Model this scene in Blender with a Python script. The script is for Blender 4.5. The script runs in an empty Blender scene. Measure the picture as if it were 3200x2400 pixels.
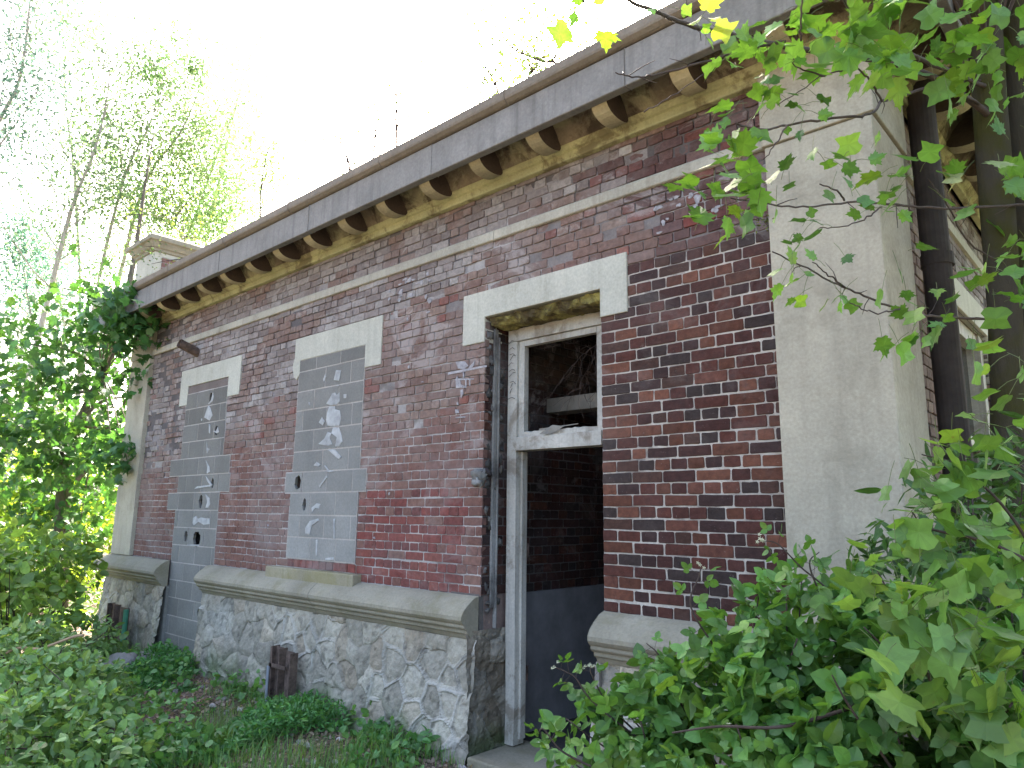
import bpy, math, random
import numpy as np
from mathutils import Vector, Matrix
random.seed(11)
rng = np.random.default_rng(11)
scene = bpy.context.scene
COL = scene.collection
R = math.radians

# ------------------------------------------------------------------ camera
F = 2241.6
CAM = np.array([0.0, -3.75, 1.65])
ca, sa = math.cos(-0.73809), math.sin(-0.73809)
cb, sb = math.cos(0.18165), math.sin(0.18165)
cc, sc_ = math.cos(-0.012302), math.sin(-0.012302)
fwd = np.array([sa*cb, ca*cb, sb])
rt = np.array([ca, -sa, 0.0])
dn = np.cross(fwd, rt)
RT = cc*rt + sc_*dn
DN = -sc_*rt + cc*dn


def at(px, py, d):
    """world point seen at photo pixel (3200 x 2400) at depth d metres"""
    return CAM + d*((px-1600)/F*RT + (py-1200)/F*DN + fwd)


cd = bpy.data.cameras.new('camera')
cam = bpy.data.objects.new('camera', cd)
COL.objects.link(cam)
M = Matrix(((RT[0], -DN[0], -fwd[0], CAM[0]), (RT[1], -DN[1], -fwd[1], CAM[1]),
            (RT[2], -DN[2], -fwd[2], CAM[2]), (0, 0, 0, 1)))
cam.matrix_world = M
cd.sensor_width = 36
cd.lens = F/3200*36
cd.clip_start = 0.05
cd.clip_end = 900
scene.camera = cam

# ------------------------------------------------------------------ noise


def _hash(ix, iy, iz, s):
    h = (ix*374761393 + iy*668265263 + iz*2147483647 + s*974634777) & 0xffffffff
    h = ((h ^ (h >> 13))*1274126177) & 0xffffffff
    h = h ^ (h >> 16)
    return (h & 0xffff)/65535.0


def vnoise(p, scale=1.0, seed=0):
    p = np.asarray(p, float)*scale
    if p.ndim == 1:
        p = p[None]
    i = np.floor(p).astype(np.int64)
    f = p - i
    f = f*f*(3-2*f)
    out = 0
    for dx in (0, 1):
        for dy in (0, 1):
            for dz in (0, 1):
                w = (f[:, 0] if dx else 1-f[:, 0])*(f[:, 1] if dy else 1-f[:, 1])*(f[:, 2] if dz else 1-f[:, 2])
                out = out + w*_hash(i[:, 0]+dx, i[:, 1]+dy, i[:, 2]+dz, seed)
    return out


def fbm(p, scale=1.0, octv=4, seed=0):
    a, t, o = 1.0, 0.0, 0
    for k in range(octv):
        o = o + a*vnoise(p, scale*2**k, seed+k)
        t += a
        a *= .5
    return o/t


# ------------------------------------------------------------------ mesh buffer


class MB:
    def __init__(s):
        s.v = []
        s.n = 0
        s.loops = []
        s.tot = []
        s.col = []
        s.mi = []

    def add(s, verts, faces, col=(.5, .5, .5), mi=0):
        verts = np.asarray(verts, float).reshape(-1, 3)
        for f in faces:
            s.loops.append(np.asarray(f, np.int64)+s.n)
            s.tot.append(len(f))
            s.mi.append(mi)
        s.col.append(np.tile(np.array(col[:3], float), (len(faces), 1)))
        s.v.append(verts)
        s.n += len(verts)

    def grid(s, P, col, mi=0, mask=None, flip=False):
        """P (nu,nv,3); col (nu-1,nv-1,3) or const; mask cells kept"""
        nu, nv = P.shape[:2]
        idx = np.arange(nu*nv).reshape(nu, nv)+s.n
        q = np.stack([idx[:-1, :-1], idx[1:, :-1], idx[1:, 1:], idx[:-1, 1:]], -1)
        if flip:
            q = q[..., ::-1]
        c = np.broadcast_to(np.asarray(col, float), (nu-1, nv-1, 3))
        if mask is not None:
            q = q[mask]
            c = c[mask]
        q = q.reshape(-1, 4)
        c = c.reshape(-1, 3)
        s.loops.append(q.ravel())
        s.tot.extend([4]*len(q))
        s.mi.extend([mi]*len(q))
        s.col.append(c)
        s.v.append(P.reshape(-1, 3))
        s.n += nu*nv

    def batch(s, V, faces, cols, mi=0):
        """V (N,k,3) same topology; cols (N,3)"""
        N, k = V.shape[:2]
        if N == 0:
            return
        base = (np.arange(N)*k+s.n)[:, None]
        fl = np.concatenate([np.asarray(f) for f in faces])
        s.loops.append((base+fl[None]).ravel())
        ft = [len(f) for f in faces]
        s.tot.extend(ft*N)
        s.mi.extend([mi]*(len(ft)*N))
        cf = np.repeat(cols, len(faces), axis=0)
        if len(faces) > 6:
            cf = cf*rng.uniform(.90, 1.10, (len(cf), 1))
        s.col.append(cf)
        s.v.append(V.reshape(-1, 3))
        s.n += N*k

    def box(s, x0, x1, y0, y1, z0, z1, col=(.5, .5, .5), mi=0):
        v = [(x, y, z) for x in (x0, x1) for y in (y0, y1) for z in (z0, z1)]
        s.add(v, [(0, 1, 3, 2), (4, 6, 7, 5), (0, 4, 5, 1), (2, 3, 7, 6), (0, 2, 6, 4), (1, 5, 7, 3)], col, mi)

    def build(s, name, mats, parent=None, smooth=False, bevel=0, **tags):
        me = bpy.data.meshes.new(name)
        v = np.concatenate(s.v).astype(np.float32)
        L = np.concatenate([np.ravel(a) for a in s.loops]).astype(np.int32)
        tot = np.array(s.tot, np.int32)
        st = np.concatenate([[0], np.cumsum(tot)[:-1]]).astype(np.int32)
        me.vertices.add(len(v))
        me.vertices.foreach_set('co', v.ravel())
        me.loops.add(len(L))
        me.loops.foreach_set('vertex_index', L)
        me.polygons.add(len(tot))
        me.polygons.foreach_set('loop_start', st)
        me.polygons.foreach_set('loop_total', tot)
        me.polygons.foreach_set('material_index', np.array(s.mi, np.int32))
        me.polygons.foreach_set('use_smooth', np.full(len(tot), bool(smooth)))
        me.update(calc_edges=True)
        at_ = me.attributes.new('Col', 'FLOAT_COLOR', 'FACE')
        c = np.concatenate(s.col)
        c = np.concatenate([c, np.ones((len(c), 1))], 1).astype(np.float32)
        at_.data.foreach_set('color', c.ravel())
        me.validate()
        if not isinstance(mats, (list, tuple)):
            mats = [mats]
        for m in mats:
            me.materials.append(m)
        ob = bpy.data.objects.new(name, me)
        COL.objects.link(ob)
        if parent is not None:
            ob.parent = parent
            ob.matrix_parent_inverse = Matrix.Translation(parent_loc(parent)).inverted()
        if bevel:
            b = ob.modifiers.new('b', 'BEVEL')
            b.width = bevel
            b.segments = 2
            b.limit_method = 'ANGLE'
            b.angle_limit = R(40)
            b.harden_normals = False
        for k, val in tags.items():
            ob[k] = val
        return ob


def parent_loc(o):
    t = Vector((0, 0, 0))
    if o.type == 'MESH':
        return t
    while o is not None:
        t = t + o.location
        o = o.parent
    return t


def thing(name, loc, label, cat, group=None):
    o = bpy.data.objects.new(name, None)
    COL.objects.link(o)
    o.location = Vector([float(a) for a in loc])
    o.empty_display_size = .2
    o['label'] = label
    o['category'] = cat
    if group:
        o['group'] = group
    return o


def tube(mb, pts, rad, seg=6, col=(.5, .5, .5), mi=0, cap=True, wob=0.0):
    pts = np.asarray(pts, float)
    n = len(pts)
    rad = np.broadcast_to(np.asarray(rad, float), (n,))
    T = np.gradient(pts, axis=0)
    T /= np.linalg.norm(T, axis=1)[:, None]+1e-9
    up = np.array([0, 0, 1.0]) if abs(T[0][2]) < .9 else np.array([1.0, 0, 0])
    V = []
    for i in range(n):
        a = np.cross(T[i], up)
        a /= np.linalg.norm(a)+1e-9
        b = np.cross(a, T[i])
        up = b
        for k in range(seg):
            t = 2*math.pi*k/seg
            r = rad[i]*(1+wob*(random.random()-.5))
            V.append(pts[i]+r*(math.cos(t)*a+math.sin(t)*b))
    Fs = []
    for i in range(n-1):
        for k in range(seg):
            k2 = (k+1) % seg
            Fs.append((i*seg+k, i*seg+k2, (i+1)*seg+k2, (i+1)*seg+k))
    if cap:
        Fs.append(tuple(range(seg))[::-1])
        Fs.append(tuple((n-1)*seg+k for k in range(seg)))
    mb.add(V, Fs, col, mi)


def smooth_line(pts, n=8):
    """Catmull-Rom resample"""
    P = np.asarray(pts, float)
    P = np.vstack([2*P[0]-P[1], P, 2*P[-1]-P[-2]])
    out = []
    for i in range(1, len(P)-2):
        for t in np.linspace(0, 1, n, endpoint=False):
            a, b, c, d = P[i-1], P[i], P[i+1], P[i+2]
            out.append(.5*((2*b)+(-a+c)*t+(2*a-5*b+4*c-d)*t*t+(-a+3*b-3*c+d)*t**3))
    out.append(P[-2])
    return np.array(out)


def sweep(mb, prof, path, col, outward=1, caps=True):
    """prof [(d,z)] ; path [(x,y)]; offset to the right-hand side of travel * outward, mitred"""
    path = [np.array(p, float) for p in path]
    n = len(path)
    rows = []
    for i in range(n):
        def nr(a, b):
            d = b-a
            d = d/np.linalg.norm(d)
            return np.array([d[1], -d[0]])*outward
        if i == 0:
            m = nr(path[0], path[1])
        elif i == n-1:
            m = nr(path[-2], path[-1])
        else:
            a, b = nr(path[i-1], path[i]), nr(path[i], path[i+1])
            m = a+b
            m = m/(np.dot(m, a))
        rows.append([(path[i][0]+m[0]*d, path[i][1]+m[1]*d, z) for d, z in prof])
    k = len(prof)
    V = [v for r in rows for v in r]
    Fs = []
    for i in range(n-1):
        for j in range(k-1):
            Fs.append((i*k+j, i*k+j+1, (i+1)*k+j+1, (i+1)*k+j))
    if caps:
        Fs.append(tuple(range(k)))
        Fs.append(tuple((n-1)*k+j for j in range(k))[::-1])
    mb.add(V, Fs, col)


# ------------------------------------------------------------------ materials


class NT:
    def __init__(s, name):
        s.m = bpy.data.materials.new(name)
        s.m.use_nodes = True
        s.t = s.m.node_tree
        s.t.nodes.clear()
        s.out = s.n('ShaderNodeOutputMaterial')
        s.b = s.n('ShaderNodeBsdfPrincipled')
        s.l(s.b.outputs[0], s.out.inputs[0])
        s.geo = s.n('ShaderNodeTexCoord')

    def n(s, t, **k):
        x = s.t.nodes.new(t)
        for a, b in k.items():
            setattr(x, a, b)
        return x

    def l(s, a, b):
        s.t.links.new(a, b)

    def noise(s, scale, detail=4, rough=.55, vec=(1, 1, 1), dist=0):
        n = s.n('ShaderNodeTexNoise')
        n.inputs['Scale'].default_value = scale
        n.inputs['Detail'].default_value = detail
        n.inputs['Roughness'].default_value = rough
        n.inputs['Distortion'].default_value = dist
        mp = s.n('ShaderNodeMapping')
        mp.inputs['Scale'].default_value = vec
        s.l(s.geo.outputs['Object'], mp.inputs[0])
        s.l(mp.outputs[0], n.inputs['Vector'])
        return n.outputs['Fac']

    def ramp(s, fac, a, b, lo=0.0, hi=1.0):
        r = s.n('ShaderNodeMapRange')
        r.inputs[1].default_value = a
        r.inputs[2].default_value = b
        r.inputs[3].default_value = lo
        r.inputs[4].default_value = hi
        s.l(fac, r.inputs[0])
        return r.outputs[0]

    def mix(s, fac, a, b, mode='MIX'):
        x = s.n('ShaderNodeMix', data_type='RGBA', blend_type=mode)
        for inp, val in ((x.inputs['Factor'], fac), (x.inputs['A'], a), (x.inputs['B'], b)):
            if isinstance(val, (int, float)):
                inp.default_value = val
            elif isinstance(val, tuple):
                inp.default_value = (*val, 1)
            else:
                s.l(val, inp)
        return x.outputs['Result']

    def math(s, op, a, b=None):
        x = s.n('ShaderNodeMath', operation=op)
        for i, v in enumerate((a, b)):
            if v is None:
                continue
            if isinstance(v, (int, float)):
                x.inputs[i].default_value = v
            else:
                s.l(v, x.inputs[i])
        return x.outputs[0]

    def attr(s):
        a = s.n('ShaderNodeAttribute', attribute_name='Col')
        return a.outputs['Color']

    def bump(s, h, strength=.5, dist=.01):
        b = s.n('ShaderNodeBump')
        b.inputs['Strength'].default_value = strength
        b.inputs['Distance'].default_value = dist
        s.l(h, b.inputs['Height'])
        s.l(b.outputs[0], s.b.inputs['Normal'])

    def fin(s, col, rough=.9, spec=.3):
        if isinstance(col, tuple):
            s.b.inputs['Base Color'].default_value = (*col, 1)
        else:
            s.l(col, s.b.inputs['Base Color'])
        s.b.inputs['Roughness'].default_value = rough
        s.b.inputs['Specular IOR Level'].default_value = spec
        return s.m


def m_stone(name, base=None, lo=.75, hi=1.15, stain=(.10, .10, .05), stain_at=(.62, .8), stain_amt=.5, streak=.3, bump=.4,
            second=None, second_at=(.5, .6), rough=.9):
    t = NT(name)
    c = t.attr() if base is None else base
    v = t.ramp(t.noise(2.3, 6, .6), .3, .7, lo, hi)
    v2 = t.ramp(t.noise(60, 3), .3, .7, .88, 1.1)
    if second is not None:
        c = t.mix(t.ramp(t.noise(1.7, 8, .65, dist=.6), *second_at), c, second)
    c = t.mix(1.0, c, v, 'MULTIPLY')
    c = t.mix(1.0, c, v2, 'MULTIPLY')
    if streak:
        s_ = t.ramp(t.noise(1, 4, .6, vec=(14, 14, .8)), .52, .75, 0, streak)
        c = t.mix(s_, c, (stain[0]*.8, stain[1]*.8, stain[2]*.8))
    if stain_amt:
        m = t.ramp(t.noise(3.1, 8, .7, dist=.4), stain_at[0], stain_at[1], 0, stain_amt)
        c = t.mix(m, c, stain)
    h = t.math('ADD', t.noise(22, 6, .65), t.math('MULTIPLY', t.noise(160, 3), .35))
    t.bump(h, bump, .008)
    return t.fin(c, rough, .2)


def m_brick():
    t = NT('weathered_brick')
    c = t.attr()
    v = t.ramp(t.noise(26, 5, .65), .3, .72, .62, 1.3)
    c = t.mix(1.0, c, v, 'MULTIPLY')
    fl = t.ramp(t.noise(1.3, 6, .7, dist=.5), .44, .60, 0, .42)
    sx = t.n('ShaderNodeSeparateXYZ')
    t.l(t.geo.outputs['Object'], sx.inputs[0])
    right = t.math('MULTIPLY', t.ramp(sx.outputs[0], -3.3, -2.5), t.ramp(sx.outputs[2], 3.6, 3.1))
    fl = t.math('MULTIPLY', fl, t.math('SUBTRACT', 1.0, t.math('MULTIPLY', right, .8)))
    low = t.math('MULTIPLY', t.ramp(sx.outputs[0], -5.4, -5.1), t.ramp(sx.outputs[2], 2.1, 1.8))
    fl = t.math('MULTIPLY', fl, t.math('SUBTRACT', 1.0, t.math('MULTIPLY', low, .8)))
    c = t.mix(fl, c, (.245, .215, .20))
    ch = t.ramp(t.noise(2.4, 9, .72, vec=(.8, 1, 1.2), dist=.8), .53, .60, 0, .55)
    ch = t.math('MULTIPLY', ch, t.ramp(sx.outputs[2], 1.7, 2.6, .2, .85))
    ch = t.math('MULTIPLY', ch, t.math('SUBTRACT', 1.0, t.math('MULTIPLY', right, .85)))
    c = t.mix(ch, c, (.40, .375, .355))
    m = t.ramp(t.noise(48, 4, .7), .64, .72, 0, .35)
    c = t.mix(m, c, (.38, .34, .32))
    k = t.ramp(t.noise(9, 6, .7, dist=.3), .62, .78, 0, .5)
    c = t.mix(k, c, (.035, .03, .03))
    h = t.math('ADD', t.noise(35, 6, .7), t.math('MULTIPLY', t.noise(200, 3), .3))
    t.bump(h, .7, .008)
    return t.fin(c, .88, .25)


def m_simple(name, base, lo=.8, hi=1.15, sc=6, rough=.8, bump=.3, spec=.3, metal=0):
    t = NT(name)
    c = t.attr() if base is None else base
    c = t.mix(1.0, c, t.ramp(t.noise(sc, 6, .65), .3, .7, lo, hi), 'MULTIPLY')
    t.bump(t.noise(sc*6, 5, .65), bump, .006)
    t.b.inputs['Metallic'].default_value = metal
    return t.fin(c, rough, spec)


def m_leaf(name, trans=.45, rough=.45, boost=1.0, ty=(1.5, 1.25, .35)):
    t = NT(name)
    a = t.attr()
    c = t.mix(1.0, a, t.ramp(t.noise(14, 3), .3, .7, .8, 1.2), 'MULTIPLY')
    c = t.mix(t.ramp(t.noise(55, 3, .6), .68, .74, 0, .5), c, (.16, .12, .05))
    t.fin(c, rough, .5)
    t.bump(t.noise(90, 2), .35, .004)
    tr = t.n('ShaderNodeBsdfTranslucent')
    tc = t.mix(1.0, c, (ty[0]*boost, ty[1]*boost, ty[2]*boost), 'MULTIPLY')
    t.l(tc, tr.inputs['Color'])
    mx = t.n('ShaderNodeMixShader')
    mx.inputs[0].default_value = trans
    t.l(t.b.outputs[0], mx.inputs[1])
    t.l(tr.outputs[0], mx.inputs[2])
    t.l(mx.outputs[0], t.out.inputs[0])
    return t.m


def m_bark(name, a=(.09, .075, .06), b=(.16, .15, .12), moss=None):
    t = NT(name)
    n = t.noise(1, 6, .7, vec=(30, 30, 5))
    c = t.mix(t.ramp(n, .35, .65), a, b)
    if moss:
        c = t.mix(t.ramp(t.noise(3.5, 5), .45, .62), c, moss)
    t.bump(n, .8, .015)
    return t.fin(c, .95, .1)


def m_soil():
    t = NT('leaf_litter_soil')
    n1 = t.noise(1.1, 6, .6)
    n2 = t.noise(28, 6, .75)
    c = t.mix(t.ramp(n2, .38, .62), (.08, .06, .045), (.25, .19, .155))
    c = t.mix(t.ramp(t.noise(90, 3, .7), .63, .7), c, (.34, .30, .27))
    c = t.mix(t.ramp(n1, .5, .62, 0, .75), c, (.045, .085, .02))
    t.bump(n2, 1, .03)
    return t.fin(c, .95, .1)


MB_BRICK = m_brick()
M_MORTAR = m_stone('lime_mortar', None, .7, 1.2, stain=(.13, .11, .10), stain_at=(.5, .62), stain_amt=.75, streak=.0, bump=.8)
M_PIL = m_stone('pilaster_sandstone', (.40, .368, .285), .8, 1.12, stain=(.19, .175, .13), stain_at=(.52, .72), stain_amt=.55, streak=.25, bump=.3)
M_LINTEL = m_stone('pale_lintel_stone', (.46, .455, .38), .85, 1.08, stain=(.24, .22, .16), stain_at=(.56, .75), stain_amt=.5, streak=.25, bump=.3)
M_FASCIA = m_stone('grey_cornice_stone', (.225, .218, .20), .8, 1.15, stain=(.095, .09, .085), stain_at=(.55, .75), stain_amt=.5, streak=.45, bump=.3)
M_COPING = m_stone('brown_coping_stone', (.215, .185, .145), .75, 1.15, stain=(.09, .075, .055), streak=.2, bump=.6)
M_SOFFIT = m_stone('algae_stained_stone', (.36, .335, .19), .6, 1.25, stain=(.05, .036, .026), stain_at=(.46, .56), stain_amt=.85, streak=0, bump=1.0,
                   second=(.22, .18, .12), second_at=(.43, .55))
M_BED = m_stone('yellow_algae_moulding', (.44, .43, .23), .7, 1.2, stain=(.16, .13, .07), stain_at=(.50, .58), stain_amt=.8, streak=.25, bump=.9)
M_BRACKET = m_stone('bracket_stone', None, .75, 1.15, stain=(.15, .12, .07), stain_at=(.58, .75), stain_amt=.6, streak=0, bump=.6)
M_PLINTH = m_stone('plinth_sandstone', (.27, .25, .19), .8, 1.15, stain=(.15, .135, .055), stain_at=(.5, .75), stain_amt=.6, streak=.1, bump=.5)
M_STRING = m_stone('string_course_stone', (.40, .38, .31), .8, 1.12, stain=(.17, .14, .10), stain_at=(.58, .7), stain_amt=.7, streak=.35, bump=.5)
M_RUBBLE = m_stone('rubble_stone', None, .8, 1.2, stain=(.12, .11, .09), stain_at=(.6, .75), stain_amt=.6, streak=.0, bump=1.0)
M_CMU = m_stone('concrete_block', None, .86, 1.12, stain=(.26, .28, .29), stain_at=(.60, .8), stain_amt=.3, streak=.12, bump=.35)
M_PLASTER = m_simple('white_plaster', (.42, .43, .42), .55, 1.15, 9, .9, .6)
M_WHITE = m_stone('weathered_white_paint', (.47, .46, .405), .72, 1.1, stain=(.17, .14, .10), stain_at=(.54, .62), stain_amt=.65, streak=.5, bump=.6, rough=.6)
M_DARKMETAL = m_simple('dark_painted_iron', (.050, .040, .034), .65, 1.35, 5, .85, .2, .4)
M_RUST = m_simple('rusted_steel', (.085, .06, .048), .4, 2.0, 14, .85, .7, .3)
M_CONC = m_simple('interior_concrete', (.22, .21, .18), .7, 1.2, 8, .9, .6)
M_INTPAINT = m_simple('dark_grey_wall_paint', (.21, .21, .215), .75, 1.2, 5, .6, .3)
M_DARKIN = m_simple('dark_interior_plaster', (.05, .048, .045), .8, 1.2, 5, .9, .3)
M_ROOF = m_simple('bitumen_roof', (.06, .06, .06), .8, 1.2, 5, .9, .4)
M_ROCK = m_stone('grey_boulder', (.23, .225, .21), .7, 1.2, stain=(.06, .08, .03), streak=0, bump=1)
M_GREEN = m_simple('green_plastic', (.05, .20, .12), .8, 1.2, 8, .5, .1)
M_GREY = m_simple('grey_plastic', (.22, .24, .27), .8, 1.2, 8, .5, .1)
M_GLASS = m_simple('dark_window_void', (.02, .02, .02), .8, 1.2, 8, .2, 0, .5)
M_SOIL = m_soil()
M_LEAF = m_leaf('leaf_shade', .38, ty=(1.25, 1.2, .5))
M_LEAFB = m_leaf('leaf_sunny', .42, ty=(1.3, 1.2, .5))
M_LEAFP = m_leaf('leaf_pale', .55, ty=(1.25, 1.3, 1.6))
M_BARK = m_bark('bark_grey')
M_BARKP = m_bark('bark_pale', (.30, .28, .25), (.46, .44, .40))
M_BARKM = m_bark('bark_mossy', (.05, .045, .035), (.06, .054, .04), moss=(.048, .048, .016))
M_TWIG = m_simple('twig_bark', (.065, .048, .04), .7, 1.3, 20, .85, .3)
M_STEM = m_simple('green_stem', (.11, .14, .05), .7, 1.3, 20, .7, .2)
M_FLOWER = m_simple('white_petals', (.48, .52, .36), .9, 1.05, 20, .7, .1)
M_GRASS = m_leaf('grass_blade', .35)

# ------------------------------------------------------------------ building
B = thing('brick_building', (-5.7, 0, 0), 'single-storey red brick building with heavy bracketed stone cornice and rubble stone base', 'building')
CZ = .0697
Z0 = 1.085
BRICKS_DARK = np.array([(.064, .028, .026), (.052, .024, .024), (.075, .030, .026), (.040, .024, .026), (.085, .038, .028), (.058, .033, .029), (.036, .028, .030)])
BRICKS_RED = np.array([(.135, .042, .037), (.115, .038, .034), (.14, .052, .042), (.095, .038, .036), (.075, .038, .038)])
BRICKS_PINK = np.array([(.135, .088, .083), (.115, .072, .069), (.15, .108, .103), (.10, .060, .058), (.125, .086, .088)])
BRICKS_GREY = np.array([(.145, .122, .124), (.115, .096, .100), (.18, .162, .165), (.085, .064, .064), (.21, .195, .198), (.10, .075, .072)])


BRICKS_DARK = BRICKS_DARK*np.array([1.06, .93, .77])
BRICKS_PINK = BRICKS_PINK*np.array([1.6, 1.6, 1.34])
BRICKS_GREY = BRICKS_GREY*np.array([1.62, 1.62, 1.45])
BRICKS_RED = BRICKS_RED*np.array([1.35, 1.3, 1.2])


def front_tone(u, z):
    """which family of bricks: returns colour, mortar colour, erosion"""
    p = (u, z*1.7, 0)
    n = float(fbm(p, .9, 4, 5)[0])
    n2 = float(vnoise(p, 2.5, 9)[0])
    # grey weathering: strong toward top and toward the left
    g = (z-2.35)*.6 + (-u-4.0)*.07 + (n-.5)*1.3
    if u > -3.0:
        g -= .25 if z < 3.4 else .05
    if u > -2.6 and z < 3.25:
        fam = BRICKS_DARK
        if random.random() < .17:
            fam = np.array([(.12, .048, .030), (.145, .058, .035), (.11, .044, .030)])
        er = .15
        mort = (.44, .40, .345)
    elif g > .62:
        fam = BRICKS_GREY
        er = .75
        mort = (.11, .098, .095) if n2 < .6 else (.26, .24, .23)
        if n2 < .4:
            fam = BRICKS_PINK*.92
    elif g > .16:
        fam = BRICKS_PINK*.95 if random.random() < .9 else BRICKS_PINK*np.array([.95, .62, .6])
        er = .45
        mort = (.33, .31, .29) if n2 > .45 else (.2, .18, .17)
    else:
        fam = BRICKS_RED*np.array([1.1, 1, 1]) if (z < 1.75+.3*(n2-.5) and -5.1 < u < -3.85 and random.random() < .85) else BRICKS_PINK*(np.array([.84, .66, .64]) if n2 > .35 or random.random() < .5 else np.array([.9, .78, .76]))
        er = .2
        mort = (.38, .355, .33)
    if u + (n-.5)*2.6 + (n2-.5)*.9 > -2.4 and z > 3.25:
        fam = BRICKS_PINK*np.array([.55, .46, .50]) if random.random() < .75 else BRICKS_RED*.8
    if u < -8.9 and z > 2.1:
        er = 1.0
    c = fam[random.randrange(len(fam))]*(.88+.24*random.random())
    if u < -2.7:
        c = c*.62+fam.mean(0)*.38
    return c, mort, er


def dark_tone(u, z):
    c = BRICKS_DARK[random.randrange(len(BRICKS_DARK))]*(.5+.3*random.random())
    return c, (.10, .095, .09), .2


def side_tone(u, z):
    f = BRICKS_GREY if vnoise((u, z, 3), 1.2, 4)[0] > .45 else BRICKS_PINK
    c = f[random.randrange(len(f))]*(.6+.35*random.random())
    return c, (.09, .08, .075), .5


def brick_panel(mb, mapf, u0, u1, z0, z1, holes, tone, anchor=0.0, mres=.05, row0=0):
    """mapf(u, z, depth) -> xyz arrays. real bricks in English bond over a mortar sheet"""
    def cut(za_, zb_, iv):
        for (a, b, c, d) in holes:
            if za_ < d-.004 and zb_ > c+.004:
                new = []
                for (p, q) in iv:
                    if b <= p or a >= q:
                        new.append((p, q))
                    else:
                        if a-p > .02:
                            new.append((p, a))
                        if q-b > .02:
                            new.append((b, q))
                iv = new
        return iv
    nrow = int(math.ceil((z1-z0)/CZ-1e-6))
    for r in range(nrow):
        za = z0+r*CZ
        zb = min(za+CZ, z1)
        iv = cut(za, zb, [(u0, u1)])
        header = (r+row0) % 2 == 0
        pitch = .1075 if header else .215
        for (a, b) in iv:
            edges = [a]
            x = a
            es = [a]
            first = .105 if header else .215
            while x+first < b-.03:
                x += first
                es.append(x)
                first = pitch if not (header and len(es) == 2) else .16
                if not header and random.random() < .05:
                    first = .11
                first += random.uniform(-.006, .006)
            es.append(b)
            zo = (vnoise(np.stack([np.array(es)*1.3, np.full(len(es), r*.37), np.zeros(len(es))], 1), 1.6, 21)-.5)*.010
            for i in range(len(es)-1):
                p, q = es[i], es[i+1]
                if q-p < .03:
                    continue
                c, mo, er = tone((p+q)/2, (za+zb)/2)
                j = random.uniform(.0026, .0056)
                rec = random.uniform(-.002, .002)
                if er > .4 and random.random() < er*.35:
                    rec += random.uniform(.003, .012)
                if er > .9:
                    j *= 1.3
                    rec += random.uniform(0, .012)
                    if random.random() < .10:
                        rec += .025
                        c = c*.35
                e = .0016+.003*er
                P, Q, A, Zt = p+j*random.uniform(.6, 1.3), q-j, za+j*.9+zo[i], zb-j*random.uniform(.6, 1.1)+zo[i]
                if i+2 == len(es) or i == 0:
                    P, Q = p+(j if i else -.001), q-(j if i+2 < len(es) else 0)
                if zb+.01 > z1:
                    Zt = min(Zt, z1-.001)
                ch = min(.006, (Zt-A)*.25)
                if Zt-A < .01:
                    continue

                def jt():
                    return random.uniform(-e, e)
                ring0 = [(P+jt(), A+ch+jt()), (P+ch+jt(), A+jt()), ((P+Q)/2, A+jt()), (Q-ch+jt(), A+jt()), (Q+jt(), A+ch+jt()), (Q+jt(), Zt-ch+jt()), (Q-ch+jt(), Zt+jt()),
                         ((P+Q)/2, Zt+jt()), (P+ch+jt(), Zt+jt()), (P+jt(), Zt-ch+jt())]
                cx, cz = (P+Q)/2, (A+Zt)/2
                V = []
                for (x_, z_) in ring0:
                    V.append((x_+(cx-x_)*.03, z_+(cz-z_)*.09, rec))
                for (x_, z_) in ring0:
                    V.append((x_, z_, rec+.004))
                for (x_, z_) in ring0:
                    V.append((x_, z_, .045))
                V.append((cx+random.uniform(-.02, .02), cz, rec-random.uniform(-.001, .0025)))
                n = 10
                Fs = [(k, (k+1) % n, 30) for k in range(n)]
                for s_ in (0, 10):
                    Fs += [(s_+k, s_+n+k, s_+n+(k+1) % n, s_+(k+1) % n) for k in range(n)]
                V = np.array(V)
                W = mapf(V[:, 0], V[:, 1], V[:, 2])
                mb.add(W, Fs, c, 0)
    # mortar sheet
    ul = np.unique(np.round(np.concatenate([np.arange(u0, u1, mres), [u1]]+[[h[0], h[1]] for h in holes if u0 < h[1] and h[0] < u1]), 4))
    zl = np.unique(np.round(np.concatenate([np.arange(z0, z1, mres), [z1]]+[[h[2], h[3]] for h in holes]), 4))
    ul = ul[(ul >= u0-1e-6) & (ul <= u1+1e-6)]
    zl = zl[(zl >= z0-1e-6) & (zl <= z1+1e-6)]
    U, Z = np.meshgrid(ul, zl, indexing='ij')
    pts = np.stack([U.ravel(), Z.ravel(), np.zeros(U.size)], 1)
    dep = .0045+(vnoise(pts, 14, 3).reshape(U.shape)-.5)*.005
    cu, cz = (ul[1:]+ul[:-1])/2, (zl[1:]+zl[:-1])/2
    col = np.zeros((len(cu), len(cz), 3))
    mask = np.ones((len(cu), len(cz)), bool)
    for i, a in enumerate(cu):
        for j, b in enumerate(cz):
            for h in holes:
                if h[0] < a < h[1] and h[2] < b < h[3]:
                    mask[i, j] = False
            if mask[i, j]:
                c, mo, er = tone(a, b)
                col[i, j] = mo
                if er > .4:
                    dep[i, j] += .010*er
    P = mapf(U.ravel(), Z.ravel(), dep.ravel()).reshape(U.shape+(3,))
    mb.grid(P, col, 1, mask)


def map_front(u, z, d):
    return np.stack([u, np.asarray(d), z], -1)


def map_x(X, s):
    """panel in plane x = X, facing +x when s=1, u is y"""
    def f(u, z, d):
        return np.stack([X-s*np.asarray(d), u, z], -1)
    return f


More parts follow.
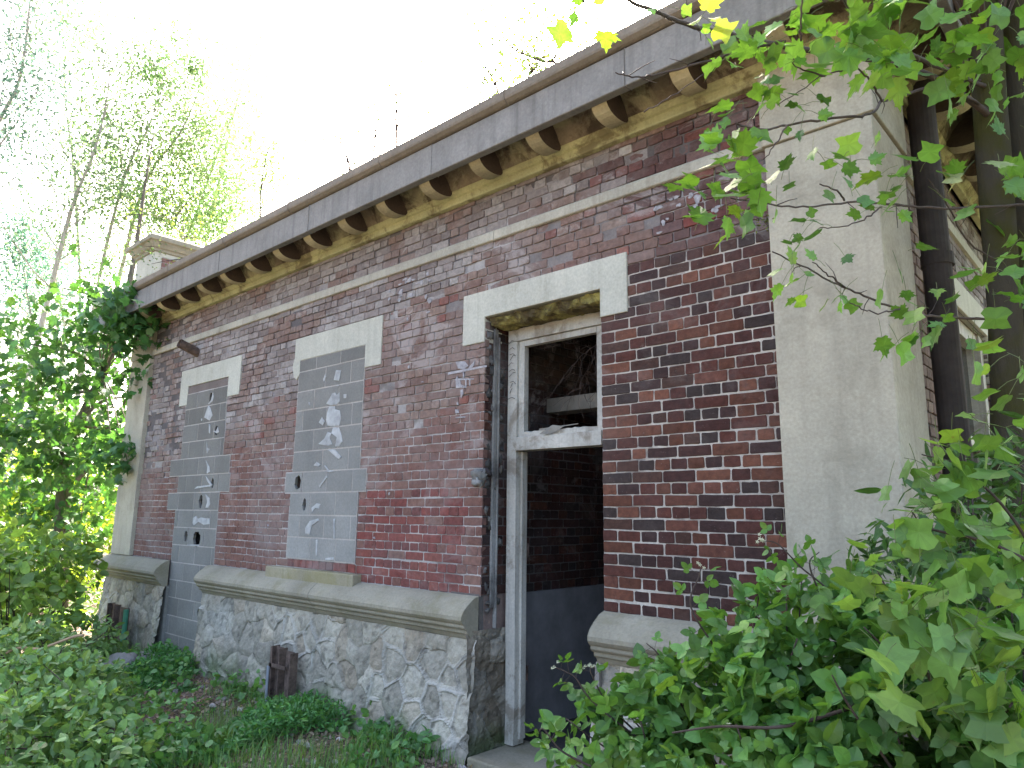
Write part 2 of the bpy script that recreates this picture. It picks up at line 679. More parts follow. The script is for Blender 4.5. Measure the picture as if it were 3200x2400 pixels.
XL, XR = -10.6, -.92
D0, D1, DT = -3.69, -2.63, 3.13       # door opening
DR = (-8.77, -7.74, 0, 3.15)          # bricked-up doorway
WN = (-6.25, -5.18, 1.235, 3.15)      # bricked-up window
W = MB()
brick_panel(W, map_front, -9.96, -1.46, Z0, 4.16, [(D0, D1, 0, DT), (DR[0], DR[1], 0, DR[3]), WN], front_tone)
# core of the wall
for (a, b, c, d) in ((XL+.03, DR[0], 0, 4.3), (DR[0], DR[1], DR[3], 4.3), (DR[1], WN[0], 0, 4.3), (WN[0], WN[1], 0, WN[2]), (WN[0], WN[1], WN[3], 4.3),
                     (WN[1], D0-.006, 0, 4.3), (D0-.006, D1+.006, DT, 4.3), (D1+.006, -1.0, 0, 4.3)):
    W.box(a, b, .047, .40, c, d, (.2, .15, .13), 1)
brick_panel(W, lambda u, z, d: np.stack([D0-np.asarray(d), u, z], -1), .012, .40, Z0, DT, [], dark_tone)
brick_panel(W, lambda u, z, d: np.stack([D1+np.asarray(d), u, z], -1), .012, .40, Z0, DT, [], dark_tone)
W.build('front_wall', [MB_BRICK, M_MORTAR], B, label='red and grey weathered brick front wall in English bond')
# side wall, facing the right-hand trees
SX = -.98
SW = (2.0, 3.15, 1.25, 3.15)
S = MB()
brick_panel(S, map_x(SX, 1), .5, 9.0, Z0, 4.16, [SW], side_tone, mres=.12)
for (a, b, c, d) in ((.05, SW[0], 0, 4.3), (SW[0], SW[1], 0, SW[2]), (SW[0], SW[1], SW[3], 4.3), (SW[1], 9, 0, 4.3)):
    S.box(SX-.40, SX-.047, a if a > .1 else .405, b, c, d, (.15, .12, .1), 1)
S.build('side_wall', [MB_BRICK, M_MORTAR], B)
L_ = MB()
brick_panel(L_, map_x(XL+.03, -1), .0, 9.0, Z0, 4.16, [], side_tone, mres=.2)
L_.box(XL+.077, XL+.40, .41, 9.0, 0, 4.3, (.15, .12, .1), 1)
L_.box(XL+.03, SX-.047, 9.0, 9.3, 0, 4.3, (.15, .12, .1), 1)
L_.build('rear_wall', [MB_BRICK, M_MORTAR], B)
# roof slab
Rf = MB()
Rf.box(XL-.3, XR+.3, -.05, 9.4, 4.40, 4.58)
Rf.build('roof', M_ROOF, B)

# interior
I = MB()
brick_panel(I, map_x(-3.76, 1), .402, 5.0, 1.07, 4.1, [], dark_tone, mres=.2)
I.box(-3.95, -3.765-.04, .41, 5.0, 0, 4.3, (.1, .08, .07), 1)
I.build('interior_wall', [MB_BRICK, M_MORTAR], B, label='dark brick partition wall inside the doorway')
I = MB()
I.box(-3.80, -3.745, .404, 5.0, .06, 1.07)
I.build('painted_dado', M_INTPAINT, B)
I = MB()
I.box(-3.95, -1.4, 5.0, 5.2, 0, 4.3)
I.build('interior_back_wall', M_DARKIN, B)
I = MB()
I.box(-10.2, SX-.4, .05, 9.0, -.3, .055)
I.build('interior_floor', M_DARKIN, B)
I = MB()
P = np.array([(-3.75, .78, 2.50), (-2.3, .78, 2.50), (-2.3, .95, 2.50), (-3.75, .95, 2.50)])
I.box(-3.75, -2.2, .8, .98, 2.49, 2.61)
I.build('concrete_beam', M_CONC, B, bevel=.006)

# string course, cornice, bed moulding
path = [(XL+.03, 6.0), (XL+.03, 0.0), (SX+.001, 0.0), (SX+.001, 9.0)]
st = MB()
for a, b in ((-9.957, -7.9), (-7.897, -5.7), (-5.697, -3.6), (-3.597, -1.475)):
    sag = random.uniform(-.004, .004)
    sweep(st, [(0, 3.715), (.016, 3.718), (.022, 3.724), (.022, 3.785+sag), (.012, 3.80+sag), (0, 3.805+sag)], [(a, 0), (b, 0)], (.4, .38, .3))
st.build('string_course', M_STRING, B, bevel=.002)
st = MB()
for a, b in ((.56, 2.4), (2.403, 4.6), (4.603, 9)):
    sweep(st, [(0, 3.715), (.022, 3.72), (.022, 3.80), (0, 3.815)], [(SX, a), (SX, b)], (.4, .38, .3))
st.build('string_course', M_STRING, B)
cpath = [(XL, 9.0), (XL, -.03), (XR, -.03), (XR, 9.0)]
def lengths(prof_, name, mat, bev, joints):
    m_ = MB()
    js = [None]+joints+[None]
    for i in range(len(js)-1):
        a_, b_ = js[i], js[i+1]
        dz, dd = random.uniform(-.004, .004), random.uniform(-.003, .003)
        pth_ = []
        pth_ += [(XL, 9.0), (XL, -.03)] if a_ is None else [(a_+.0014, -.03)]
        pth_ += [(XR, -.03), (XR, 9.0)] if b_ is None else [(b_-.0014, -.03)]
        sweep(m_, [(d+dd if d > .2 else d, z+dz) for d, z in prof_], pth_, (.2, .2, .2))
    return m_.build(name, mat, B, bevel=bev)


lengths([(.30, 4.42), (.305, 4.215), (.375, 4.205), (.38, 4.21), (.38, 4.455), (.05, 4.46)], 'cornice_fascia', M_FASCIA, .005, [-9.2, -7.35, -5.6, -3.9, -2.15])
lengths([(.1, 4.462), (.385, 4.462), (.40, 4.467), (.425, 4.485), (.43, 4.50), (.43, 4.555), (.40, 4.572), (.05, 4.60), (-.3, 4.60)], 'cornice_coping', M_COPING, .008, [-9.9, -8.6, -7.2, -5.9, -4.5, -3.1, -1.7])
sf = MB()
n_ = 60
sweep(sf, [(.05, 4.205), (.075, 4.235), (.10, 4.28), (.14, 4.325), (.20, 4.36), (.30, 4.385), (.303, 4.45), (.0, 4.45)], cpath, (.3, .26, .12))
sfo = sf.build('cornice_soffit', M_SOFFIT, B, smooth=False)
bd = MB()
x = XL+.05
edges = [-10.6+.0]
bp = [(-.03, 4.112), (.012, 4.114), (.018, 4.12), (.018, 4.168), (.036, 4.175), (.055, 4.20), (.057, 4.212), (-.03, 4.22)]
sweep(bd, bp, cpath, (.4, .38, .16))
bd.build('bed_moulding', M_BED, B, bevel=.003)
# lichen crumbs along the bed moulding
prof = [(.304, 4.222), (.298, 4.205), (.282, 4.187), (.258, 4.170), (.225, 4.158), (.185, 4.152), (.145, 4.152), (.105, 4.158), (.07, 4.170), (.055, 4.19), (.055, 4.28), (.16, 4.36), (.304, 4.42)]


def bracket(x, side=False):
    m = MB()
    w = .058
    k = len(prof)
    V = []
    for s_ in (-w, w):
        for d, z in prof:
            if side:
                V.append((XR+d, x+s_, z))
            else:
                V.append((x+s_, -.03-d, z))
    m.add(V, [tuple(range(k)), tuple(range(2*k-1, k-1, -1))], (.075, .055, .042))  # side faces darkened: soot stain and the bracket's shade put into one colour
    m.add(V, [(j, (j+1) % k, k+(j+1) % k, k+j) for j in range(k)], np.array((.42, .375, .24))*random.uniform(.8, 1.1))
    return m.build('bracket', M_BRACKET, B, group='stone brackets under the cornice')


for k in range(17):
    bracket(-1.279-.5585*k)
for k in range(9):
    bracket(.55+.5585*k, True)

# pilasters
pl = MB()
pl.box(-1.47, XR+.012, -.05, .55, 1.09, 3.70)
pl.build('pilaster', M_PIL, B, bevel=.008, label='wide smooth stone pilaster at the right-hand corner')
pl = MB()
pl.box(-1.484, XR+.028, -.066, .565, 3.703, 4.15)
pl.build('pilaster_cap', M_PIL, B, bevel=.006)
pl = MB()
pl.box(-10.60, -9.96, -.05, .5, 1.09, 3.70)
pl.build('pilaster', M_PIL, B, bevel=.008)
pl = MB()
pl.box(-10.606, -9.954, -.056, .5, 3.703, 4.15)
pl.build('pilaster_cap', M_PIL, B, bevel=.006)
# parapet pier
pr = MB()
pr.box(-10.62, -9.98, -.12, .46, 4.55, 4.86)
pr.box(-10.62, -9.98, -.12, .46, 4.863, 5.18)
po = pr.build('parapet_pier', M_LINTEL, B, bevel=.006)
pb = MB()
brick_panel(pb, map_x(-9.965, 1), -.02, .46, 4.62, 5.12, [], lambda u, z: (np.array([.20, .10, .085])*random.uniform(.8, 1.1), (.3, .28, .26), .2))
pb.build('brick_face', [MB_BRICK, M_MORTAR], po)
pr = MB()
sweep(pr, [(-.2, 5.18), (.02, 5.18), (.03, 5.22), (.05, 5.225), (.09, 5.30), (.12, 5.31), (.12, 5.37), (.04, 5.42), (-.2, 5.50)], [(-10.62, .46), (-10.62, -.12), (-9.98, -.12), (-9.98, .46), (-10.62, .46)][:5], (.2, .2, .2), caps=False)
pr.box(-10.5, -10.1, 0, .4, 5.18, 5.46)
pr.build('cap', M_PLINTH, po, bevel=.012)

# plinth moulding (ogee)
pp = [(0, 1.088), (.045, 1.072), (.10, 1.035), (.145, .995), (.165, .96), (.165, .935), (.15, .915), (.135, .905), (.135, .885), (.12, .872), (.105, .868), (.10, .842), (.08, .832), (.06, .80), (0, .797)]
for n_, pth in (('l', [(XL-.02, 6), (XL-.02, -.03), (DR[0]-.005, -.03)]), ('m', [(-7.79, -.012), (-5.6, -.012)]), ('m', [(-5.597, -.012), (D0-.002, -.012)]), ('r', [(D1+.004, -.012), (-1.6, -.012), ]),
                ('r', [(-1.60, -.03), (XR+.03, -.03), (XR+.03, 9)])):
    q = MB()
    sweep(q, [(-.05, 1.0)] + pp if 0 else pp, pth, (.25, .24, .2))
    q.build('plinth_moulding', M_PLINTH, B, bevel=.003)

# rubble foundations


def rubble(u0, u1, z0, z1, mapf, seed, res=.009, amp=1.0, dark=1.0):
    nu, nz = max(3, int((u1-u0)/res)), max(3, int((z1-z0)/res))
    U, Z = np.meshgrid(np.linspace(u0, u1, nu), np.linspace(z0, z1, nz), indexing='ij')
    r = np.random.default_rng(seed)
    cell = .19
    gx, gz = int((u1-u0)/cell)+3, int((z1-z0)/cell)+3
    seeds = np.array([(u0+(i-1+r.uniform(.1, .9))*cell*1.0, z0+(j-1+r.uniform(.15, .85))*cell) for i in range(gx) for j in range(gz)])
    seeds = seeds[r.random(len(seeds)) > .22]
    sid = r.random(len(seeds))
    pts = np.stack([U.ravel(), Z.ravel()], 1)
    w3 = np.stack([U.ravel(), Z.ravel(), np.zeros(U.size)+seed], 1)
    wp = pts+np.stack([(fbm(w3, 5, 2, 2)-.5)*.06, (fbm(w3, 5, 2, 12)-.5)*.06], 1)
    d1 = np.full(len(pts), 9.)
    d2 = np.full(len(pts), 9.)
    i1 = np.zeros(len(pts), int)
    for k, s_ in enumerate(seeds):
        d = np.hypot(wp[:, 0]-s_[0], wp[:, 1]-s_[1])
        better = d < d1
        d2 = np.where(better, d1, np.minimum(d2, d))
        i1 = np.where(better, k, i1)
        d1 = np.where(better, d, d1)
    edge = (d2-d1)/2
    present = np.clip((fbm(w3, 2.0, 3, 31)-.42)*14, 0, 1)*np.clip((.74-Z.ravel())*9+1.0*(fbm(w3, 3, 2, 35)-.4)*4, 0, 1)
    ridge = np.where(edge < .014, np.sqrt(np.clip(1-(edge/.014)**2, 0, 1)), 0)*present
    rough = fbm(w3, 16, 5, 7)
    stone_h = (sid[i1]-.5)*.024 + np.clip(edge/.05, 0, 1)**.6*.020
    render = np.clip((fbm(w3, 1.6, 3, 77)-.5)*5, 0, 1)
    h = stone_h*(1-render*.7) + (rough-.5)*.020*amp*(1-.7*ridge) + ridge*.020 + (fbm(w3, 50, 3, 8)-.5)*.006*amp
    P = mapf(U.ravel(), Z.ravel(), h).reshape(U.shape+(3,))
    base = np.array([.37, .355, .30])
    tint = r.uniform(.62, 1.1, (len(seeds), 1))*np.array([1, .97, .93])+(r.random((len(seeds), 1)) < .15)*np.array([.03, -.02, -.06])
    c = base*tint[i1]*(1-render[:, None]*.5)+np.array([.30, .30, .27])*render[:, None]*.5
    c = c*(.72+.56*fbm(w3, 30, 4, 18))[:, None]
    c = c*(1-ridge[:, None]*.85)+np.array([.40, .385, .34])*ridge[:, None]*.85
    spot = (fbm(w3, 18, 3, 55) > .70)[:, None]
    c = np.where(spot, c*.65, c)
    moss = np.clip((fbm(w3, 3, 4, 91)-.50)*6, 0, 1)*np.clip((.35-Z.ravel())*4, 0, 1)
    c = c*(1-moss[:, None]*.8)+np.array([.07, .11, .03])*moss[:, None]*.8
    c = np.clip(c.reshape(nu, nz, 3)*dark, .01, .8)
    m = MB()
    m.grid(P, (c[:-1, :-1]+c[1:, 1:])/2)
    return m


def mf(u, z, h):
    return np.stack([u, -.055-.075*(1-z/.8)-h, z], -1)


for (a, b, s_) in ((XL-.04, DR[0]+.01, 3), (DR[1]-.06, D0+.03, 4), (D1-.02, XR+.06, 5)):
    f = rubble(a, b, -.12, .80, mf, s_)
    f.box(a+.01, b-.03 if b < -3 and b > -5 else b-.01, -.04, .12, -.2, .80, (.2, .2, .18))
    f.build('rubble_foundation', M_RUBBLE, B)
f = rubble(-.115, .38, -.12, .86, lambda u, z, h: np.stack([D0-.004+h*.9+.02*np.clip(u*8, -1, 1), u, z], -1), 8, amp=2.2, dark=.6)
f.box(D0-.3, D0-.01, .0, .3, .84, 1.1, (.12, .11, .1))
f.build('broken_reveal', M_RUBBLE, B)
f = rubble(-.13, 9, -.12, .80, lambda u, z, h: np.stack([XR+.05+h, u, z], -1), 9, res=.03)
f.build('rubble_foundation', M_RUBBLE, B)
f = MB()
f.box(D1+.0, D1+.03, .0, .38, .79, 1.08, (.2, .19, .17))
f.box(D1+.0, D1+.03, -.10, .38, -.1, .785, (.2, .19, .17))
f.build('door_jamb_stone', M_RUBBLE, B)

# ------------------------------------------------------------------ lintels, sill


def lintel(x0, x1, xi0, xi1, zt, zi, zl, name, mat=M_LINTEL, y=-.012, crumble=False, depth=.2):
    m = MB()
    zl0 = zl+.13 if crumble else zl
    out = [(x0, zt), (x1, zt), (x1, zl), (xi1, zl), (xi1, zi), (xi0, zi), (xi0, zl0), (x0, zl0)]
    if crumble:
        out = [(x0+.02, zt), (x1, zt), (x1, zl), (xi1, zl), (xi1, zi), (xi0, zi), (xi0-.0, zl+.07), (xi0-.05, zl+.02), (x0+.03, zl+.05), (x0-.01, zl+.16), (x0+.02, zl+.25)]
    k = len(out)
    V = [(a, y, b) for a, b in out]+[(a, y+depth, b) for a, b in out]
    Fs = [tuple(range(k)), tuple(range(2*k-1, k-1, -1))]+[(j, k+j, k+(j+1) % k, (j+1) % k) for j in range(k)]
    m.add(V, Fs)
    return m.build(name, mat, B, bevel=.005)


lintel(-3.925, -2.42, D0, D1, 3.335, 3.128, 2.935, 'door_lintel')
lintel(-6.38, -4.95, WN[0], WN[1], 3.375, 3.14, 2.93, 'window_lintel', y=-.010, crumble=True)
lintel(-8.99, -7.47, DR[0], DR[1], 3.375, 3.16, 2.93, 'door_lintel', y=-.010)
s = MB()
s.box(-6.50, -5.09, -.085, .1, 1.045, 1.15)
s.build('window_sill', m_stone('ochre_sill_stone', (.29, .265, .185), .8, 1.15, stain=(.20, .18, .07), stain_at=(.45, .6), streak=.4, bump=.4), B, bevel=.008)
# side window hood and frame
m = MB()
m.box(SX-.1, SX+.014, 1.85, 3.30, 3.16, 3.38)
m.box(SX-.1, SX+.014, 1.85, 2.0, 2.95, 3.157)
m.box(SX-.1, SX+.014, 3.15, 3.30, 2.95, 3.157)
m.build('window_lintel', M_LINTEL, B, bevel=.004)
m = MB()
for a, b in ((2.0, 2.12), (3.03, 3.15)):
    m.box(SX-.16, SX-.03, a, b, 1.25, 3.16)
m.box(SX-.15, SX-.05, 2.123, 3.027, 3.04, 3.16)
m.box(SX-.15, SX-.05, 2.123, 3.027, 2.2, 2.27)
m.build('window_frame', M_WHITE, B, bevel=.004)
m = MB()
m.box(SX-.14, SX-.13, 2.12, 3.03, 1.25, 3.04)
m.build('window_pane', M_GLASS, B)

# ------------------------------------------------------------------ block infills


def block_face(mb, x0, x1, z0, z1, y, col, hole=None):
    g = .0062
    X0, X1, Za, Zb = x0+g, x1-g, z0+g, z1-g
    c = np.array(col)*random.uniform(.86, 1.10)
    if hole is None:
        V = [(X0, y, Za), (X1, y, Za), (X1, y, Zb), (X0, y, Zb), (X0, y+.02, Za), (X1, y+.02, Za), (X1, y+.02, Zb), (X0, y+.02, Zb)]
        mb.add(V, [(0, 1, 2, 3), (0, 4, 5, 1), (1, 5, 6, 2), (2, 6, 7, 3), (3, 7, 4, 0)], c)
        return
    hx, hz, rx, rz = hole
    n = 24
    out, inn = [], []
    for k in range(n):
        t = 2*math.pi*k/n
        r = 1+random.uniform(-.13, .13)
        dx, dz = math.cos(t), math.sin(t)
        inn.append((hx+rx*r*dx, hz+rz*r*dz))
        s_ = 1e9
        for (lim, pp_, dd) in ((X1, hx, dx), (X0, hx, dx), (Zb, hz, dz), (Za, hz, dz)):
            if abs(dd) > 1e-6 and (lim-pp_)/dd > 0:
                s_ = min(s_, (lim-pp_)/dd)
        out.append((hx+dx*s_, hz+dz*s_))
    V = [(a, y, b) for a, b in out]+[(a, y, b) for a, b in inn]+[(hx+(a-hx)*1.15, y+.035, hz+(b-hz)*1.15) for a, b in inn]
    V += [(X0, y, Za), (X1, y, Za), (X1, y, Zb), (X0, y, Zb)]
    Fs = [(k, (k+1) % n, n+(k+1) % n, n+k) for k in range(n)]
    Fs += [(n+k, n+(k+1) % n, 2*n+(k+1) % n, 2*n+k) for k in range(n)]
    # fill corners
    for ci, (cx_, cz_) in enumerate(((X0, Za), (X1, Za), (X1, Zb), (X0, Zb))):
        best = None
        for k in range(n):
            a, b = out[k], out[(k+1) % n]
            if (abs(a[0]-cx_) < 1e-6 and abs(b[1]-cz_) < 1e-6) or (abs(b[0]-cx_) < 1e-6 and abs(a[1]-cz_) < 1e-6):
                best = k
        if best is not None:
            Fs.append((best, 3*n+ci, (best+1) % n))
    mb.add(V, Fs, c)
    mb.box(hx-rx*2.2, hx+rx*2.2, y+.12, y+.13, hz-rz*1.6, hz+rz*1.6, (.01, .01, .01))  # black backing paints the darkness of the hollow cell


def infill(name, rows, holes, col0, col1, y, offs, label):
    mb = MB()
    x0m, x1m = min(r[0] for r in rows), max(r[1] for r in rows)
    for i, (a, b, za, zb) in enumerate(rows):
        # mortar backing per row split round holes
        cuts = [a]
        x = a+(offs[i % len(offs)])
        while x < b-.06:
            if x-cuts[-1] > .05:
                cuts.append(x)
            x += .402
        cuts.append(b)
        t = i/len(rows)
        col = np.array(col0)*(1-t)+np.array(col1)*t
        hs = [h for h in holes if za < h[1] < zb]
        for j in range(len(cuts)-1):
            p, q = cuts[j], cuts[j+1]
            hit = None
            for h in hs:
                if p+.01 < h[0] < q-.01:
                    hit = h
            yy = y+random.uniform(-.002, .002)
            if hit is not None:
                hx = min(max(hit[0], p+hit[2]*1.5+.01), q-hit[2]*1.5-.01)
                hz = min(max(hit[1], za+hit[3]*1.3+.01), zb-hit[3]*1.3-.01)
                block_face(mb, p, q, za, zb, yy, col, (hx, hz, hit[2]*1.2, hit[3]))
                # mortar frame around
                e = .006
                for (X0, X1, A, Bz) in ((p-e, p+e, za, zb), (q-e, q+e, za, zb), (p, q, za-e, za+e), (p, q, zb-e, zb+e)):
                    mb.box(X0, X1, yy+.003, yy+.03, A, Bz, (.40, .38, .36))
            else:
                block_face(mb, p, q, za, zb, yy, col)
                mb.box(p-.002, q+.002, yy+.002, yy+.05, za-.003, zb+.003, (.38, .355, .32))
    mb.build
    return mb.build(name, M_CMU, B, label=label)


rows = []
zb_ = [-.13, .07, .277, .477, .677, .872, 1.07, 1.27, 1.47, 1.67, 1.87, 2.07, 2.27, 2.47, 2.67, 2.87, 3.06]
for i in range(len(zb_)-1):
    a, b = DR[0]-.035, DR[1]+.01
    zc = (zb_[i]+zb_[i+1])/2
    if zc < .85:
        b = -7.80
    if zc < .6:
        a = -8.80
    if 1.7 < zc < 1.85:
        a = -9.05
    if 1.9 < zc < 2.05:
        b = -7.52
    if 2.1 < zc < 2.25:
        a, b = -9.07, -7.55
    if zc > 2.7:
        a, b = DR[0]-.02, DR[1]
    rows.append((a, b, zb_[i], zb_[i+1]))
d_in = infill('door_infill', rows, [(-8.143, 2.962, .028, .062), (-7.93, 2.561, .032, .055), (-7.918, 1.968, .028, .055), (-8.168, 1.765, .036, .07), (-8.432, 1.371, .032, .06),
                                    (-8.177, 1.372, .075, .085), (-7.973, .569, .032, .062)], (.22, .218, .20), (.15, .146, .13), -.006, [.2, .4, .1, .3, .22, .36], 'grey concrete blocks filling the old left-hand doorway, broken through in places')
m = MB()
m.box(DR[0]+.003, DR[1]-.003, .0, .06, 3.063, 3.157, (.17, .14, .125))
m.build('head_strip', M_MORTAR, B)
rows = []
zb_ = [1.235, 1.43, 1.632, 1.84, 2.035, 2.23, 2.43, 2.63, 2.82, 3.02, 3.142]
for i in range(len(zb_)-1):
    a, b = WN[0]-.012, WN[1]-.003
    if i < 3:
        a, b = WN[0]-.03, WN[1]-.01
    if i == 3:
        a, b = -6.38, -5.08
    rows.append((a, b, zb_[i], zb_[i+1]))
w_in = infill('window_infill', rows, [(-6.112, 1.938, .045, .068), (-6.021, 1.728, .026, .058)], (.27, .27, .25), (.15, .147, .132), -.006, [.4, .2, .36, .3, .5, .33, .12, .3, .47, .30],
              'blue-grey concrete blocks filling the window, smeared with white plaster')
m = MB()
x = WN[0]
for k in range(10):
    m.box(x+.004, x+.101, -.004+random.uniform(-.002, .002), .06, 1.158, 1.226, BRICKS_RED[random.randrange(5)]*random.uniform(.7, 1.2), 0)
    x += .107
m.box(WN[0], WN[1], .002, .06, 1.15, 1.232, (.4, .38, .35), 1)
m.build('brick_course', [MB_BRICK, M_MORTAR], B)


def patch(mb, outline, y=-.0105, col=(.6, .6, .62)):
    o = np.array(outline, float)
    c = o.mean(0)
    k = len(o)
    V = [(a, y+.003, b) for a, b in o]+[(c[0]+(a-c[0])*.9, y-.001, c[1]+(b-c[1])*.9) for a, b in o]+[(c[0], y-.002, c[1])]
    mb.add(V, [(j, (j+1) % k, k+(j+1) % k, k+j) for j in range(k)]+[(k+j, k+(j+1) % k, 2*k) for j in range(k)], col)


def blob(cx, cz, rx, rz, n=16, irr=.35, rot=0):
    o = []
    ph = [random.uniform(0, 6.28) for _ in range(3)]
    for k in range(n):
        t = 2*math.pi*k/n
        r = 1+irr*(.5*math.sin(2*t+ph[0])+.4*math.sin(3*t+ph[1])+.3*math.sin(5*t+ph[2]))
        x_, z_ = rx*r*math.cos(t), rz*r*math.sin(t)
        o.append((cx+x_*math.cos(rot)-z_*math.sin(rot), cz+x_*math.sin(rot)+z_*math.cos(rot)))
    return o


def wp(px_, py_):
    """photo pixel on wall plane -> facade coords"""
    d = (px_-1600)/F*RT+(py_-1200)/F*DN+fwd
    t = 3.75/d[1]
    return CAM[0]+t*d[0], CAM[2]+t*d[2]


def c1(a, b):
    return wp(500+a/2.0733, 1100+b/2.0733)


class PB:
    def __init__(s, par):
        s.par = par

    def add(s, *a):
        q_ = MB()
        q_.add(*a)
        q_.build('plaster_patch', M_PLASTER, s.par)


m = PB(w_in)
patch(m, [c1(*q) for q in ((1120, 270), (1140, 262), (1152, 285), (1168, 262), (1168, 320), (1150, 345), (1110, 350), (1080, 335), (1095, 315))])
patch(m, [c1(*q) for q in ((1100, 355), (1140, 352), (1140, 372), (1170, 380), (1178, 430), (1165, 480), (1120, 486), (1090, 480), (1080, 440), (1088, 390))])
patch(m, [c1(*q) for q in ((1055, 420), (1072, 450), (1060, 478), (1033, 458))])
for L in (((1125, 490), (1165, 490), (1182, 540), (1188, 580), (1165, 612), (1140, 615), (1150, 590), (1160, 560), (1140, 530), (1115, 525)),
          ((1115, 525), (1105, 560), (1120, 600), (1090, 612), (1028, 598), (1070, 560), (1090, 520))):
    patch(m, [c1(*q) for q in L])
for q in (((1090, 632), (1140, 632), (1182, 680), (1165, 697), (1145, 680)), ((1000, 735), (1020, 712), (1048, 730), (1030, 745)), ((1145, 118), (1180, 120), (1165, 190), (1130, 185)), ((1075, 145), (1082, 160), (1068, 195), (1062, 180)),
          ((985, 1010), (1020, 980), (1045, 985), (1035, 1015), (1010, 1010), (990, 1040)), ((945, 1140), (975, 1095), (1030, 1078), (1035, 1092), (990, 1125), (975, 1185), (945, 1180)),
          ((1195, 275), (1215, 272), (1212, 300), (1195, 300)), ((1070, 770), (1100, 765), (1140, 772), (1100, 780)), ((1040, 880), (1035, 870), (1085, 800), (1090, 812)),
          ((1075, 1335), (1130, 1330), (1130, 1348), (1075, 1350)), ((1150, 212), (1168, 212), (1165, 222), (1150, 222)), ((1068, 735), (1078, 735), (1100, 765), (1090, 768)), ((968, 325), (976, 325), (976, 345), (970, 345)),
          ((1015, 1215), (1028, 1215), (1022, 1320), (1015, 1320)), ((1130, 1080), (1140, 1080), (1138, 1210), (1130, 1210))):
    patch(m, [c1(*a) for a in q])
m = PB(d_in)
for q in (((318, 345), (330, 360), (345, 410), (325, 445), (290, 425), (305, 380)), ((322, 465), (332, 475), (330, 530), (322, 525)), ((307, 575), (313, 620), (328, 630), (308, 658)),
          ((302, 700), (325, 745), (328, 775), (308, 790), (312, 750)), ((300, 800), (345, 862), (335, 870), (310, 835)), ((245, 870), (330, 862), (330, 872), (225, 888)),
          ((300, 922), (325, 945), (330, 985), (318, 1010), (300, 1010), (312, 970)), ((218, 1075), (240, 1062), (250, 1080), (270, 1072), (300, 1078), (326, 1078), (326, 1115), (290, 1122), (268, 1108), (240, 1095), (225, 1125), (215, 1110)),
          ((348, 262), (352, 290), (345, 320), (322, 342), (316, 338), (342, 312)), ((380, 485), (386, 520), (375, 530), (348, 515), (352, 508), (372, 522)), ((272, 432), (280, 432), (278, 446), (272, 446)),
          ((180, 1248), (258, 1248), (258, 1256), (180, 1256))):
    patch(m, [c1(*a) for a in q])
# white lime splashes left on the brickwork
m = MB()


def c5(a, b):
    return wp(1400+a/2.5517, 850+b/2.5517)


for q in (((60, 715), (135, 712), (165, 750), (130, 780), (80, 770)), ((160, 770), (215, 705), (210, 745), (190, 770)), ((0, 800), (310, 742), (310, 758), (120, 800), (0, 822)), ((60, 860), (75, 820), (85, 900), (150, 915), (150, 925), (65, 930)),
          ((120, 790), (130, 790), (132, 850), (122, 850)), ((100, 940), (120, 935), (125, 975), (105, 1010)), ((58, 1095), (85, 1095), (90, 1125), (62, 1130)), ((60, 1155), (140, 1150), (140, 1162), (62, 1168)), ((70, 1040), (85, 1040), (85, 1062), (72, 1062)),
          ((170, 850), (180, 850), (180, 910), (172, 910)), ((90, 868), (100, 862), (104, 905), (94, 905)), ((55, 852), (210, 848), (210, 858), (60, 868)), ((140, 860), (150, 860), (150, 915), (140, 915))):
    patch(m, [c5(*a) for a in q], y=-.004)
for _ in range(26):
    u_, z_ = random.uniform(-6.9, -3.9), random.uniform(1.3, 3.5)
    if WN[0]-.15 < u_ < WN[1]+.15:
        continue
    patch(m, blob(u_, z_, random.uniform(.006, .02), random.uniform(.004, .02), 9), y=-.004)
for _ in range(14):
    patch(m, blob(random.uniform(-2.2, -1.75), random.uniform(3.40, 3.62), random.uniform(.01, .035), random.uniform(.006, .02), 12), y=-.004)
for _ in range(20):
    patch(m, blob(random.uniform(-4.9, -4.3), random.uniform(3.25, 3.65), random.uniform(.01, .04), random.uniform(.006, .025), 12), y=-.004)
m.build('lime_splash', m_simple('lime_splash', (.36, .35, .36), .5, 1.2, 30, .9, .6), B, kind='stuff')

# ------------------------------------------------------------------ door frame and reveal
fr = thing('door_frame', (-3.2, .25, .08), '', '')
del fr['label'], fr['category']
fr.parent = B
fr.location = Vector((-3.2, .25, .08))-B.location


def wood(name, pts_boxes, seed=0, jig=0.0):
    m_ = MB()
    for b in pts_boxes:
        m_.box(*b)
    o = m_.build(name, M_WHITE, fr, bevel=.003)
    return o


YF = .22
m = MB()
# left post leaning slightly, built in lifts so the edge wanders
zs = [.08, .35, .9, 1.5, 2.1, 2.6, 2.962]
for i in range(len(zs)-1):
    pass
V = []
for i, z in enumerate(zs):
    dx = (.0, .012, .006, .004, 0, 0, 0)[i]
    w0, w1 = (.03, .012, 0, 0, 0, 0, 0)[i], 0
    x0_, x1_ = -3.655+dx+w0*.4, -3.562+dx*.8
    V += [(x0_, YF, z), (x1_, YF-.002, z), (x1_+.002, YF+.11, z), (x0_, YF+.11, z)]
Fs = [(0, 3, 2, 1), tuple(4*(len(zs)-1)+k for k in range(4))]
for i in range(len(zs)-1):
    for k in range(4):
        k2 = (k+1) % 4
        Fs.append((4*i+k, 4*i+k2, 4*i+4+k2, 4*i+4+k))
m.add(V, Fs)
m.build('post', M_WHITE, fr, bevel=.004)
wood('post', [(-2.78, -2.69, YF, YF+.11, .08, 2.962)])
wood('top_rail', [(-3.655, -2.69, YF, YF+.11, 2.965, 3.06)])
wood('transom', [(-3.558, -2.785, YF-.012, YF+.10, 2.125, 2.225)])
